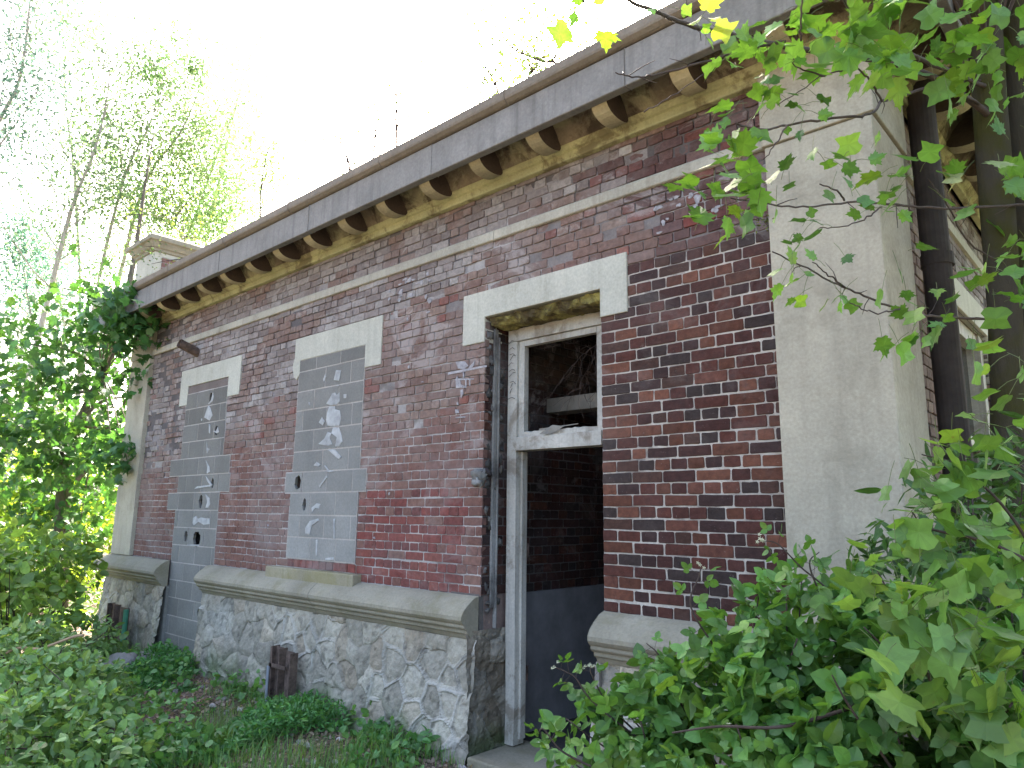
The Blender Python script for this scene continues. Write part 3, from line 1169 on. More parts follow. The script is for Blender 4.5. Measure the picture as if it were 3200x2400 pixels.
wood('door_stop', [(-3.558, -3.535, YF+.045, YF+.10, .12, 2.12)])
m = MB()
m.box(-3.56, -3.505, YF+.02, YF+.07, 2.228, 2.963)
m.box(-3.503, -2.84, YF+.02, YF+.07, 2.918, 2.963)
m.box(-2.838, -2.785, YF+.02, YF+.07, 2.228, 2.963)
V = [(-3.503, YF+.02, 2.228), (-2.84, YF+.02, 2.228)]
xs = np.linspace(-3.503, -2.84, 22)
zt = 2.262+np.array([random.uniform(-.007, .007) for _ in xs])
V = []
for a, b in zip(xs, zt):
    V += [(a, YF+.02, 2.228), (a, YF+.07, 2.228), (a, YF+.02, b), (a, YF+.07, b+.004)]
Fs = []
for i in range(len(xs)-1):
    a, b = 4*i, 4*i+4
    Fs += [(a, b, b+2, a+2), (a+2, b+2, b+3, a+3), (a+1, a+3, b+3, b+1)]
m.add(V, Fs)
m.build('transom_sash', M_WHITE, fr, bevel=.002)
# peeling splinter on the sash
m = MB()
m.add([(-3.33, YF-.01, 2.235), (-3.20, YF-.02, 2.29), (-3.10, YF-.01, 2.275), (-3.18, YF-.015, 2.24), (-3.24, YF-.03, 2.225)], [(0, 1, 4), (1, 2, 3), (1, 3, 4)])
m.add([(-3.34, YF+.0, 2.262), (-3.0, YF+.02, 2.285), (-3.0, YF+.02, 2.29), (-3.34, YF+.0, 2.275)], [(0, 1, 2, 3)])
m.build('splinter', M_CONC, fr)
m = MB()
for z in (.5, 1.35, 2.3):
    m = MB()
    m.box(-3.563, -3.534, YF+.113, YF+.125, z, z+.10)
    m.build('hinge', M_RUST, fr)
# creeper wires on post and old vines in the transom opening
m = MB()
for k in range(11):
    z = 2.52+k*.043
    a = (-3.64+random.uniform(-.01, .02), YF-.008, z)
    b = (-3.58+random.uniform(-.02, .02), YF-.012, z+random.uniform(-.02, .05))
    tube(m, [a, ((a[0]+b[0])/2+.01, YF-.016, (a[2]+b[2])/2+.012), b], .0022, 4)
for k in range(46):
    a = np.array([-2.86+random.uniform(-.28, .05), YF+random.uniform(.08, .3), random.uniform(2.55, 2.95)])
    pts = [a]
    d = np.array([random.uniform(-.6, .6), random.uniform(-.2, .2), random.uniform(-1, .4)])
    for j in range(6):
        d = d+np.array([random.uniform(-.5, .5), random.uniform(-.2, .2), random.uniform(-.5, .35)])
        a = a+d/np.linalg.norm(d)*.05
        pts.append(a)
    tube(m, pts, .0013, 3)
for k in range(8):
    a = np.array([-3.48+random.uniform(0, .45), YF+.06, 2.92])
    pts = [a+np.array([j*.03*random.uniform(.4, 1.2), 0, -.02*math.sin(j)-.01*j]) for j in range(5)]
    tube(m, pts, .0012, 3)
m.build('dead_creeper', M_TWIG, B)
# conduit channel and mortar in the reveal
m = MB()
m.box(D0+.002, D0+.022, .085, .125, 1.0, 3.05)
m.box(D0+.002, D0+.032, .125, .14, .86, 2.99)
V = []
m.build('cable_channel', m_stone('channel_grey', (.25, .25, .235), .7, 1.2, stain=(.07, .065, .06), stain_at=(.5, .62), stain_amt=.8, streak=.3, bump=1), B, bevel=.004)
m = MB()


def lump(mb, c, r, col=(.3, .3, .28), n=9, seed=0, irr=.35):
    th = np.linspace(0, math.pi, n)
    ph = np.linspace(0, 2*math.pi, 2*n)
    T, Ph = np.meshgrid(th, ph, indexing='ij')
    d = np.stack([np.sin(T)*np.cos(Ph), np.sin(T)*np.sin(Ph), np.cos(T)], -1)
    nn = vnoise(d.reshape(-1, 3)*1.7+seed*7.3, 1.3, seed).reshape(T.shape)
    n2 = vnoise(d.reshape(-1, 3)*4+seed*3.1, 1.3, seed+5).reshape(T.shape)
    rr = (1+(nn-.5)*2*irr+(n2-.5)*irr)[..., None]
    P = np.array(c)+d*rr*np.array(r)
    mb.grid(P, col)


lump(m, (D0-.03, -.005, 1.93), (.075, .03, .05), (.17, .17, .16), 10, 3, .6)
lump(m, (D0-.035, -.015, 1.885), (.055, .025, .03), (.24, .24, .225), 8, 4, .6)
lump(m, (D0+.005, .03, 1.96), (.035, .05, .03), (.06, .05, .05), 8, 5, .4)
for k in range(46):
    z = random.uniform(.9, 3.0)
    y_ = random.uniform(.03, .2)
    lump(m, (D0+.002, y_, z), (random.uniform(.006, .018), random.uniform(.01, .03), random.uniform(.01, .04)), np.array((.30, .29, .27))*random.uniform(.12, .55), 7, k, .9)
m.build('mortar_lump', M_RUBBLE, B, smooth=True, kind='stuff')
# mossy stone beam behind the lintel
m = MB()
nx, ny = 60, 14
U, T = np.meshgrid(np.linspace(D0+.02, D1-.005, nx), np.linspace(0, 1, ny), indexing='ij')
prof_y = np.interp(T, [0, .3, .5, .75, 1], [.02, .05, .075, .15, .215])
prof_z = np.interp(T, [0, .3, .5, .75, 1], [3.127, 3.085, 3.065, 3.055, 3.065])
nn = fbm(np.stack([U.ravel(), T.ravel()*.2, np.zeros(U.size)], 1), 16, 4, 44).reshape(U.shape)
P = np.stack([U, prof_y+(nn-.5)*.02, prof_z+(nn-.5)*.05-.008], -1)
m.grid(P, (.3, .3, .1))
m.build('mossy_head_beam', m_stone('mossy_stone', (.34, .31, .10), .6, 1.3, stain=(.06, .045, .03), stain_at=(.48, .6), stain_amt=.9, streak=0, bump=1.2), B)
m = MB()
m.box(D0+.04, D1-.01, -.14, .42, -.1, .072)
m.build('threshold', M_PLINTH, B, bevel=.012)

# ------------------------------------------------------------------ downpipe, pipe stub
m = MB()
tube(m, [(-.845, .84, .3), (-.845, .84, 1.5), (-.848, .83, 3.0), (-.85, .82, 4.30)], .076, 20)
for z in (1.6, 3.1):
    tube(m, [(-.846, .835, z), (-.846, .835, z+.07)], .086, 20)
m.build('downpipe', M_DARKMETAL, B, smooth=False)
m = MB()
p0 = np.array([-8.62, 0.02, 3.56])
p1 = np.array([-8.50, -.25, 3.60])
p1 = np.array([-8.62, -.23, 3.645])
n_ = 16
axis = p1-p0
axis /= np.linalg.norm(axis)
e1 = np.cross(axis, (0, 0, 1))
e1 /= np.linalg.norm(e1)
e2 = np.cross(e1, axis)
V = []
for (p, r) in ((p0, .055), (p1, .055), (p1, .045), (p0, .045)):
    for k in range(n_):
        t = 2*math.pi*k/n_
        V.append(p+r*(math.cos(t)*e1+math.sin(t)*e2))
Fs = [(i*n_+k, i*n_+(k+1) % n_, (i+1)*n_+(k+1) % n_, (i+1)*n_+k) for i in range(3) for k in range(n_)]
m.add(V, Fs)
m.build('pipe_stub', M_RUST, B)

# ------------------------------------------------------------------ steel channels by the wall


def steel_post(x, y, h, w, lab, green, grp=None):
    T = thing('steel_post', (x, y, 0), lab, 'steel post', grp)
    m_ = MB()
    m_.box(x-w*.5, x-w*.5+.010, y-.05, y+.03, -.2, h)
    m_.box(x-w*.5+.010, x-w*.10, y-.012, y-.002, -.2, h-.004)
    m_.box(x-w*.10, x-w*.10+.010, y-.05, y+.03, -.2, h-.008)
    m_.box(x-w*.5-.002, x-w*.5+.028, y-.058, y-.0505, -.2, h-.002)
    m_.build('channel', M_RUST, T)
    m_ = MB()
    m_.box(x+w*.10, x+w*.5, y-.016, y-.006, -.2, h-.02)
    m_.box(x+w*.5, x+w*.5+.010, y-.055, y+.02, -.2, h-.025)
    m_.build('channel', M_RUST, T)
    m_ = MB()
    if green:
        tube(m_, [(x+w*.62, y-.04, -.1), (x+w*.62, y-.04, h-.03)], .03, 8)
        m_.build('conduit', M_GREEN, T)
    else:
        tube(m_, [(x-w*.62, y-.05, -.15), (x-w*.60, y-.05, h*.66)], .014, 8)
        tube(m_, [(x-w*.50, y-.07, -.15), (x-w*.48, y-.07, h*.66)], .010, 8)
        m_.build('conduit', M_GREY, T)
        m_ = MB()
        m_.box(x-w*.55, x+w*.3, y-.058, y-.046, h*.66, h*.72)
        m_.build('strap', M_RUST, T)


steel_post(-5.84, -.205, .50, .31, 'rusty steel channel pair standing in weeds below the blocked window', False)
steel_post(-9.62, -.215, .53, .50, 'rusty steel channel pair with green conduit near the left corner', True)

# ------------------------------------------------------------------ ground
m = MB()


def axis_pts(c0, c1, fine, far, stepf):
    a = list(np.arange(c0, c1+1e-6, fine))
    s_, x_ = fine, c1
    hi = []
    while x_ < far:
        s_ *= 1.35
        x_ += s_
        hi.append(x_)
    s_, x_ = fine, c0
    lo = []
    while x_ > -far:
        s_ *= 1.35
        x_ -= s_
        lo.append(x_)
    return np.array(lo[::-1]+a+hi)


gx = axis_pts(-13, 1.5, .05, 320, 1)
gy = axis_pts(-4.2, .3, .05, 320, 1)


def ground_z(x, y):
    x = np.asarray(x, float)
    y = np.asarray(y, float)
    p = np.stack([x.ravel(), y.ravel(), np.zeros(x.size)], 1)
    z = (fbm(p, .5, 3, 60)-.5)*.16+(fbm(p, 4, 3, 61)-.5)*.05
    z = z.reshape(x.shape)
    near = np.clip(-y/1.0, 0, 1)
    z = z*(.35+.65*near)-.0
    inside = (x > -10.55) & (x < -.95) & (y > 0) & (y < 9.2)
    z = np.where(inside, -.35, z)
    z = z+.02*np.clip((-x-9)/3, 0, 1)
    return z


X, Y = np.meshgrid(gx, gy, indexing='ij')
P = np.stack([X, Y, ground_z(X, Y)], -1)
m.grid(P, (.1, .08, .06))
m.build('ground', M_SOIL, None, smooth=True, kind='structure')


def gz(x, y):
    return float(ground_z(np.array([x]), np.array([y]))[0])


# ------------------------------------------------------------------ leaves


def half_leaf(pts, fold=.12, droop=.15):
    """pts: right-hand outline from base to tip (x>=0); returns template verts, faces"""
    r = [(x, y, fold*abs(x)-droop*y*y) for x, y in pts]
    l = [(-x, y, fold*abs(x)-droop*y*y) for x, y in pts[1:-1]]
    base, tip = 0, len(pts)-1
    n = len(pts)
    mid = (0, .45, -droop*.2)
    V = r+l+[mid]
    mi = len(V)-1
    Fs = []
    for k in range(n-1):
        Fs.append((k, k+1, mi))
    L = [0]+list(range(n, n+n-2))+[tip]
    for k in range(len(L)-1):
        Fs.append((L[k+1], L[k], mi))
    return np.array(V), Fs


LT = {}
LT['maple'] = half_leaf([(0, 0), (.20, -.06), (.34, .05), (.29, .14), (.52, .26), (.38, .34), (.62, .66), (.44, .58), (.36, .70), (.27, .60), (.18, .80), (.20, .90), (.08, .92), (0, 1.12)], .1, .2)
LT['tulip'] = half_leaf([(0, 0), (.20, -.03), (.36, .05), (.50, .26), (.37, .40), (.34, .50), (.50, .82), (.24, .84), (.10, .80), (0, .82)], .12, .22)
LT['round'] = half_leaf([(0, 0), (.24, .06), (.40, .28), (.42, .52), (.30, .78), (.12, .95), (0, 1.04)], .15, .12)
LT['oval'] = half_leaf([(0, 0), (.22, .15), (.31, .42), (.22, .74), (0, 1.0)], .2, .18)
LT['small'] = (np.array([(0, 0, 0), (.28, .4, .06), (0, 1, -.05), (-.28, .4, .06)]), [(0, 1, 2, 3)])
LT['lance'] = half_leaf([(0, 0), (.12, .2), (.14, .5), (.08, .8), (0, 1.0)], .1, .3)


def add_leaves(mb, kind, pos, dirs, nrm, size, cols):
    """pos (N,3) petiole ends, dirs (N,3) blade direction, nrm (N,3) approx normal"""
    T, Fs = LT[kind]
    pos = np.asarray(pos, float)
    N = len(pos)
    if N == 0:
        return
    d = np.asarray(dirs, float)
    d = d/(np.linalg.norm(d, axis=1)[:, None]+1e-9)
    n = np.asarray(nrm, float)
    x = np.cross(d, n)
    x /= np.linalg.norm(x, axis=1)[:, None]+1e-9
    z = np.cross(x, d)
    # individual curl
    curl = rng.uniform(.2, 2.2, (N, 1))
    asym = rng.uniform(.85, 1.15, (N, 1))
    size = np.broadcast_to(np.asarray(size, float), (N,))
    asym = asym*rng.uniform(.8, 1.15, (N, 1))
    V = pos[:, None, :]+size[:, None, None]*(x[:, None, :]*(T[None, :, 0, None]*asym[:, :, None])+d[:, None, :]*T[None, :, 1, None]+z[:, None, :]*(T[None, :, 2, None]*curl[:, :, None]))
    mb.batch(V, Fs, np.asarray(cols, float))


def greens(n, base, var=.3, yellow=0.15):
    base = np.array(base)
    k = rng.uniform(1-var, 1+var, (n, 1))
    c = base*k
    yl = rng.random((n, 1)) < yellow
    c = np.where(yl, c*np.array([1.45, 1.2, .95]), c)
    return np.clip(c, .005, .6)


def rdirs(n, up=0.0, flat=1.0):
    v = rng.normal(size=(n, 3))
    v[:, 2] *= flat
    v[:, 2] += up
    return v/np.linalg.norm(v, axis=1)[:, None]


def crown_tree(name, label, trunk, rad, leaf='small', nleaf=4000, lsize=.06, base=(.09, .18, .03), nlimb=14, spread=1.6, start=.35, mat=M_LEAF, bark=M_BARK,
               group=None, cl=.35, rise=.6, dens_top=1.0, wob=.02, limb_r=.35, yellow=.2, twigs=3, extra=()):
    """trunk: list of points base->top. limbs leave the trunk and carry leaf clusters"""
    P_ = smooth_line(trunk, 6)
    n = len(P_)
    T = thing(name, P_[0], label, 'tree', group)
    tb = MB()
    rr = np.linspace(rad, rad*.12, n)**1.0
    tube(tb, P_, rr, 8, wob=.1)
    ends = []
    for k in range(nlimb):
        f_ = start+(1-start)*((k+random.random())/nlimb)
        i = min(n-2, int(f_*(n-1)))
        p = P_[i]
        az = random.uniform(0, 6.28)
        ln = spread*(1-.55*f_)*random.uniform(.6, 1.2)
        d = np.array([math.cos(az), math.sin(az), rise*random.uniform(.5, 1.5)])
        pts = [p]
        q = p.copy()
        for j in range(5):
            d = d+np.array([random.uniform(-.25, .25), random.uniform(-.25, .25), random.uniform(-.05, .25)])
            q = q+d/np.linalg.norm(d)*ln/5
            pts.append(q)
            if j > 0:
                ends.append((q, .35+.13*j))
                for _ in range(twigs):
                    e = q+rdirs(1, .1, .6)[0]*ln*random.uniform(.12, .32)
                    tube(tb, [q, (q+e)/2+rdirs(1)[0]*.03, e], [rr[i]*.10+.002, .003, .002], 3, cap=False)
                    ends.append((e, .5))
        tube(tb, pts, np.linspace(rr[i]*limb_r+.004, .004, len(pts)), 5, cap=False)
    xt = []
    for (c, k_, r_) in extra:
        k_ = int(k_*1.5)
        r_ = r_*1.15
        i = min(range(n//3, n), key=lambda j: np.linalg.norm(P_[j]-c-np.array([0, 0, -.6])))
        tube(tb, smooth_line([P_[i], (P_[i]+c)/2+rdirs(1)[0]*.12, c], 4), np.linspace(rr[i]*.3+.004, .004, 9), 4, cap=False)
        for _ in range(5):
            e = c+rdirs(1)[0]*r_*1.3
            tube(tb, [c, (c+e)/2+rdirs(1)[0]*.05, e], [.005, .004, .002], 3, cap=False)
        xt.append(c+rng.normal(size=(k_, 3))*r_*.85)
    tb.build('trunk', bark, T, smooth=True)
    lb = MB()
    w = np.array([e[1] for e in ends])
    w /= w.sum()
    idx = rng.choice(len(ends), nleaf, p=w)
    C = np.array([ends[i][0] for i in idx])
    pos = C+rng.normal(size=(nleaf, 3))*cl*np.array([1, 1, .7])
    if xt:
        pos = np.concatenate([pos]+xt)
        nleaf = len(pos)
    d = rdirs(nleaf, -.3)
    nn = rdirs(nleaf, .9)
    sz = lsize*rng.uniform(.6, 1.25, nleaf)
    add_leaves(lb, leaf, pos, d, nn, sz, greens(nleaf, base, .3, yellow))
    lb.build('crown', mat, T)
    return T


def bush(name, label, blobs, root, kind='round', n=1500, size=.07, base=(.08, .17, .03), mat=M_LEAF, stems=8, cat='bush', group=None, tri=False, shell=.75, yellow=.12, up=.8, stem_m=M_TWIG, srad=.005,
         flowers=0, accents=0, var=.4, gap=.44):
    T = thing(name, root, label, cat, group)
    root = np.array(root, float)
    B_ = [(np.array(c, float), np.array(r if hasattr(r, '__len__') else (r, r, r), float)) for c, r in blobs]
    vol = np.array([np.prod(r)**(2/3) for c, r in B_])
    idx = rng.choice(len(B_), n, p=vol/vol.sum())
    C = np.array([B_[i][0] for i in idx])
    Rr = np.array([B_[i][1] for i in idx])
    o = rdirs(n, .25)
    rad = shell+(1.06-shell)*rng.random((n, 1))
    deep = rng.random((n, 1)) < .25
    rad = np.where(deep, rad*rng.uniform(.4, .95, (n, 1)), rad)
    pos = C+o*Rr*rad
    pos += rng.normal(size=(n, 3))*.02
    keep = (pos[:, 2] > .02) & (fbm(pos, 2.2/max(.25, float(np.mean([r.mean() for c, r in B_]))), 3, len(name)+n) > gap)
    pos, o = pos[keep], o[keep]
    n = len(pos)
    lb = MB()
    d = o*.8+rdirs(n)*.9+np.array([0, 0, -.25])
    nn = rdirs(n, up)+o*.4
    sz = size*rng.uniform(.6, 1.25, n)
    cols = greens(n, base, var, yellow)
    if tri:
        dn_ = d/np.linalg.norm(d, axis=1)[:, None]
        x = np.cross(dn_, nn)
        x /= np.linalg.norm(x, axis=1)[:, None]+1e-9
        add_leaves(lb, kind, pos+dn_*sz[:, None]*.25, dn_, nn, sz, cols)
        for s_ in (-1, 1):
            add_leaves(lb, kind, pos+dn_*sz[:, None]*.05*1, dn_*.3+x*s_+rdirs(n)*.15, nn, sz*.85, cols*rng.uniform(.85, 1.15, (n, 1)))
    else:
        add_leaves(lb, kind, pos, d, nn, sz, cols)
    lb.build('foliage', mat, T)
    sb_ = MB()
    for k in range(stems):
        c, r = B_[k % len(B_)]
        e = c+rdirs(1, .6)[0]*r*.9
        s0 = root+np.array([random.uniform(-.15, .15), random.uniform(-.15, .15), 0])*min(1, float(np.mean(r))*2)
        mid = (s0+e)/2+np.array([random.uniform(-.1, .1), random.uniform(-.1, .1), .12])
        pts = smooth_line([s0, mid, e], 6)
        tube(sb_, pts, np.linspace(srad*1.6, srad*.5, len(pts)), 5)
    sb_.build('stems', stem_m, T, smooth=True)
    if flowers:
        fb = MB()
        k = flowers
        ii = rng.choice(n, k)
        p = pos[ii]+o[ii]*.03
        for s_ in range(5):
            a = 2*math.pi*s_/5
            dd = np.tile([math.cos(a), math.sin(a), .2], (k, 1))+rng.normal(size=(k, 3))*.1
            add_leaves(fb, 'small', p, dd, np.tile([0, -.3, 1.], (k, 1)), rng.uniform(.007, .012, k), np.tile([.7, .7, .7], (k, 1)))
        fb.build('flowers', M_FLOWER, T, kind='stuff')
    return T


exec_trees = True
# ------------------------------------------------------------------ overhanging tulip tree on the right
tt = thing('tulip_tree', at(3140, 2300, 3.5)*np.array([1, 1, 0]), 'tulip tree with twin mossy trunks beside the side wall, its leafy branches overhanging the corner', 'tree')
lean = np.array([0, 0, 0])


def trunk_line(pxs, d):
    pts = [at(a, b, d) for a, b in pxs]
    return np.array(pts)


k1 = trunk_line([(3165, 1700), (3140, 1000), (3085, 200), (3050, -300), (3030, -900)], 3.6)
k1 = np.vstack([[k1[0][0]-.03, k1[0][1], -.1], k1])
k2 = trunk_line([(3235, 1700), (3205, 1000), (3180, 200), (3175, -300), (3180, -900)], 3.7)
k2 = np.vstack([[k2[0][0]-.02, k2[0][1], -.1], k2])
m = MB()
tube(m, smooth_line(k1, 6), .075, 14, wob=.12)
m.build('trunk', M_BARKM, tt, smooth=True)
m = MB()
tube(m, smooth_line(k2, 6), .062, 14, wob=.12)
m.build('trunk', M_BARKM, tt, smooth=True)
brm = MB()
tl = MB()


def limb(pl_, r0, r1, d0, d1, n=6):
    k = len(pl_)
    pts = [at(a, b, d0+(d1-d0)*i/(k-1)) for i, (a, b) in enumerate(pl_)]
    pts = smooth_line(pts, n)
    jit = rng.normal(size=pts.shape)*.0018
    pts = pts+jit
    tube(brm, pts, np.linspace(r0, r1, len(pts)), 7)
    return pts


L1 = limb([(1900, -40), (1975, 5), (2060, 40), (2130, 72), (2260, 105), (2420, 140), (2620, 172), (2850, 215), (3010, 300), (3110, 380)], .004, .017, 2.1, 3.6)
L2 = limb([(1925, 228), (1985, 240), (2060, 232), (2250, 180), (2340, 150), (2450, 130)], .002, .005, 2.1, 2.35)
L3 = limb([(2300, 385), (2380, 405), (2460, 390), (2600, 370), (2720, 355), (2760, 315), (2830, 295), (2950, 260), (3090, 250)], .003, .008, 2.2, 3.6)
L3b = limb([(2430, 330), (2550, 250), (2575, 235), (2640, 218), (2690, 220), (2730, 270), (2755, 318)], .0015, .004, 2.25, 2.6)
L3c = limb([(2480, 180), (2490, 210), (2575, 237)], .0015, .003, 2.2, 2.3)
L3d = limb([(2460, 392), (2430, 440), (2390, 500)], .003, .0015, 2.25, 2.2)
L4 = limb([(2280, 622), (2400, 638), (2530, 646), (2650, 632), (2800, 640), (2950, 652), (3100, 645), (3220, 640)], .002, .007, 2.1, 3.6)
L4b = limb([(2560, 575), (2615, 595), (2640, 628)], .002, .0035, 2.1, 2.3)
L4c = limb([(2560, 712), (2640, 705), (2710, 680), (2755, 645)], .0015, .003, 2.15, 2.4)
L5 = limb([(2420, 790), (2520, 840), (2620, 890), (2700, 925), (2800, 965), (2860, 980), (2950, 990), (3130, 1000)], .002, .007, 2.0, 3.6)
L5b = limb([(2540, 820), (2590, 860), (2640, 895)], .0015, .003, 2.05, 2.2)
L5c = limb([(2660, 945), (2710, 972), (2780, 975), (2830, 955)], .0015, .003, 2.1, 2.3)
L6 = limb([(2900, 275), (2990, 290), (3100, 350)], .004, .007, 3.0, 3.6)
L7 = limb([(2600, -60), (2660, 30), (2740, 90), (2830, 160), (2960, 220), (3100, 280)], .004, .012, 2.2, 3.6)
L8 = limb([(2500, 130), (2505, 60), (2510, -60)], .003, .003, 2.2, 2.1)
L9 = limb([(3060, 120), (3120, 60), (3150, -20), (3160, -80)], .005, .005, 3.2, 3.0)
L10 = limb([(2900, 560), (2960, 640), (3030, 760), (3150, 830)], .002, .005, 2.6, 3.6)
L11 = limb([(2200, 230), (2100, 300), (2010, 350)], .0012, .002, 2.2, 2.1)
L12 = limb([(1790, -60), (1830, 10), (1870, 60), (1900, 100)], .003, .0015, 2.0, 2.1)
for Ln in (L1, L2, L3, L4, L5, L7):
    for _ in range(7):
        i = random.randrange(2, len(Ln)-3)
        d = rdirs(1, 0, .7)[0]
        e = Ln[i]+d*random.uniform(.04, .14)
        tube(brm, [Ln[i], (Ln[i]+e)/2+rdirs(1)[0]*.01, e], [.0022, .0018, .001], 4)
brm.build('branches', M_TWIG, tt, smooth=True)
pet = MB()


def cluster(px_, py_, n, spr, sz, d, base=(.12, .24, .035), kinds=('tulip', 'maple'), down=.5, flat=0.0, mb=None, pmb=None, sd=.12, yellow=.25):
    """leaves hung round a twig end. spr, sz in photo pixels at depth d"""
    mb = tl if mb is None else mb
    pmb = pet if pmb is None else pmb
    c = at(px_, py_, d)
    for kname in kinds:
        k = max(1, n//len(kinds))
        o = rng.normal(size=(k, 3))
        p = c+o*np.array([1, 1, 1])*spr/F*d*.55
        dirs = o*.6+rdirs(k, -down)*1.0
        nn = rdirs(k, flat if flat else 1.1)
        s_ = sz/F*d*rng.uniform(.65, 1.2, k)
        for q, dd in zip(p, dirs):
            dd = dd/np.linalg.norm(dd)
            a = q-dd*.05+np.array([0, 0, .02])
            tube(pmb, [a, (a+q)/2+np.array([0, 0, .006]), q+dd*.004], .0009, 3, cap=False)
        add_leaves(mb, kname, p, dirs, nn, s_, greens(k, base, .3, yellow))


br = (.10, .225, .04)
dk = (.06, .15, .035)
BR2 = 0
CL = [(1790, 60, 3, 60, 95, 2.1, br), (1870, 90, 3, 60, 120, 2.1, br), (1860, 5, 4, 70, 80, 2.1, dk), (2030, 10, 3, 70, 60, 2.2, dk),
      (2220, 60, 4, 50, 95, 2.2, (.22, .30, .04)), (2200, 110, 2, 20, 60, 2.2, br), (2420, 20, 5, 90, 130, 2.2, br), (2400, 110, 3, 60, 120, 2.2, br),  # yellow base of the first cluster paints sunlight into its leaves
      (2310, 170, 4, 60, 90, 2.25, br), (2380, 220, 5, 70, 110, 2.25, br), (2450, 160, 6, 90, 110, 2.3, br), (2540, 60, 8, 120, 120, 2.3, br), (2640, 40, 9, 120, 130, 2.3, br),
      (2700, 110, 9, 120, 130, 2.4, br), (2580, 110, 8, 110, 110, 2.35, br), (2620, 190, 5, 90, 110, 2.35, br), (2760, 60, 8, 120, 130, 2.4, br), (2800, 190, 5, 80, 110, 2.5, br), (2850, 110, 7, 120, 120, 2.5, br),
      (2900, 40, 7, 120, 130, 2.5, br), (2950, 120, 6, 110, 120, 2.6, br), (3010, 60, 5, 110, 120, 2.6, br), (3090, 30, 5, 100, 110, 2.6, br), (3160, 110, 5, 90, 110, 2.6, br), (3190, 30, 5, 90, 110, 2.6, br),
      (2820, 200, 4, 50, 95, 2.5, br), (2740, 200, 4, 70, 100, 2.5, br), (2880, 230, 3, 60, 90, 2.6, dk), (3000, 190, 4, 80, 100, 2.7, br), (3030, 250, 4, 70, 90, 2.7, br), (3130, 210, 3, 70, 90, 2.7, br), (3180, 280, 4, 60, 90, 2.8, br),
      (2390, 300, 6, 90, 70, 2.25, dk), (2440, 280, 6, 70, 70, 2.25, dk), (2500, 310, 4, 60, 60, 2.25, dk), (2330, 400, 5, 80, 100, 2.2, br), (2300, 470, 5, 60, 100, 2.2, br), (2290, 530, 4, 40, 110, 2.2, br), (2540, 345, 2, 40, 50, 2.25, dk),
      (2270, 590, 5, 90, 110, 2.1, br), (2340, 590, 5, 80, 110, 2.1, br), (2180, 610, 4, 60, 90, 2.1, br), (2165, 690, 3, 25, 110, 2.1, br), (2280, 660, 4, 60, 90, 2.1, br), (2340, 650, 3, 50, 90, 2.1, br),
      (2560, 510, 3, 60, 100, 2.1, br), (2620, 510, 3, 60, 100, 2.1, br), (2700, 520, 3, 60, 90, 2.2, dk), (2490, 570, 3, 60, 80, 2.1, dk), (2600, 550, 3, 60, 70, 2.1, dk), (2660, 610, 3, 50, 70, 2.2, dk), (2780, 560, 4, 80, 100, 2.3, br), (2830, 570, 4, 60, 90, 2.35, dk), (2820, 620, 4, 60, 90, 2.3, br),
      (2550, 700, 3, 40, 60, 2.15, dk), (2760, 680, 3, 40, 70, 2.3, br),
      (2450, 860, 3, 30, 95, 2.05, br), (2530, 780, 4, 70, 70, 2.05, dk), (2500, 870, 4, 60, 70, 2.05, br), (2550, 840, 3, 50, 60, 2.1, br), (2600, 920, 4, 60, 70, 2.1, br), (2660, 905, 3, 50, 70, 2.15, br), (2600, 770, 3, 60, 80, 2.1, dk),
      (2790, 835, 3, 50, 100, 2.3, br), (2850, 830, 3, 50, 100, 2.35, dk), (2760, 1030, 3, 40, 95, 2.2, br), (2850, 1000, 5, 70, 90, 2.3, br), (2900, 950, 4, 70, 80, 2.4, br), (2960, 930, 4, 70, 90, 2.4, dk), (3010, 1000, 3, 50, 80, 2.5, dk),
      (2960, 580, 3, 70, 90, 2.6, br), (3030, 550, 2, 40, 80, 2.6, (.35, .4, .2)), (3110, 560, 4, 70, 100, 2.6, br), (3170, 590, 4, 60, 100, 2.6, br), (3160, 440, 3, 60, 90, 2.7, dk), (3100, 300, 4, 70, 90, 2.7, br),
      (3150, 850, 6, 70, 110, 2.5, br), (3120, 900, 5, 70, 110, 2.5, br), (3180, 960, 4, 60, 110, 2.5, br), (3190, 780, 4, 50, 100, 2.6, br)]
for c in CL:
    cluster(c[0], c[1], max(2, int(round(c[2]*(1.3 if c[1] < 330 and c[0] > 2780 else .9 if c[0] > 2300 and c[1] < 330 else 1.15)))), c[3]*1.2, c[4]*.68, c[5], base=np.array(c[6])*1.05, down=.2, flat=2.0, yellow=.13)
# canopy on higher limbs, added mostly out of view to darken the side wall
hm = MB()
for k in range(20):
    a = at(2500+random.uniform(0, 900), -random.uniform(330, 1000), 2.6+random.uniform(0, 1.6))
    b = np.array(k1[3+random.randrange(2)])
    tube(hm, smooth_line([a, (a+b)/2+np.array([0, 0, -.1]), b], 5), np.linspace(.003, .012, 11), 5)
    n = 26
    p = a+rng.normal(size=(n, 3))*np.array([.28, .28, .16])
    add_leaves(tl, 'tulip' if k % 2 else 'maple', p, rdirs(n, -.5), rdirs(n, 1.1), rng.uniform(.08, .13, n), greens(n, br, .3, .2))
for k in range(60):
    a = np.array([random.uniform(-.2, 2.2), random.uniform(-.2, 4.5), random.uniform(2.6, 5.6)])
    b = np.array(k2[2+random.randrange(3)])
    if k % 2:
        tube(hm, smooth_line([a, (a+b)/2+np.array([0, 0, -.1]), b], 5), np.linspace(.003, .012, 11), 5)
    n = 30
    p = a+rng.normal(size=(n, 3))*np.array([.35, .35, .25])
    p = p[p[:, 0] > -.55]
    n = len(p)
    add_leaves(tl, 'tulip', p, rdirs(n, -.5), rdirs(n, 1.1), rng.uniform(.09, .14, n), greens(n, (.07, .15, .03), .3, .1))
hm.build('limbs', M_TWIG, tt, smooth=True)
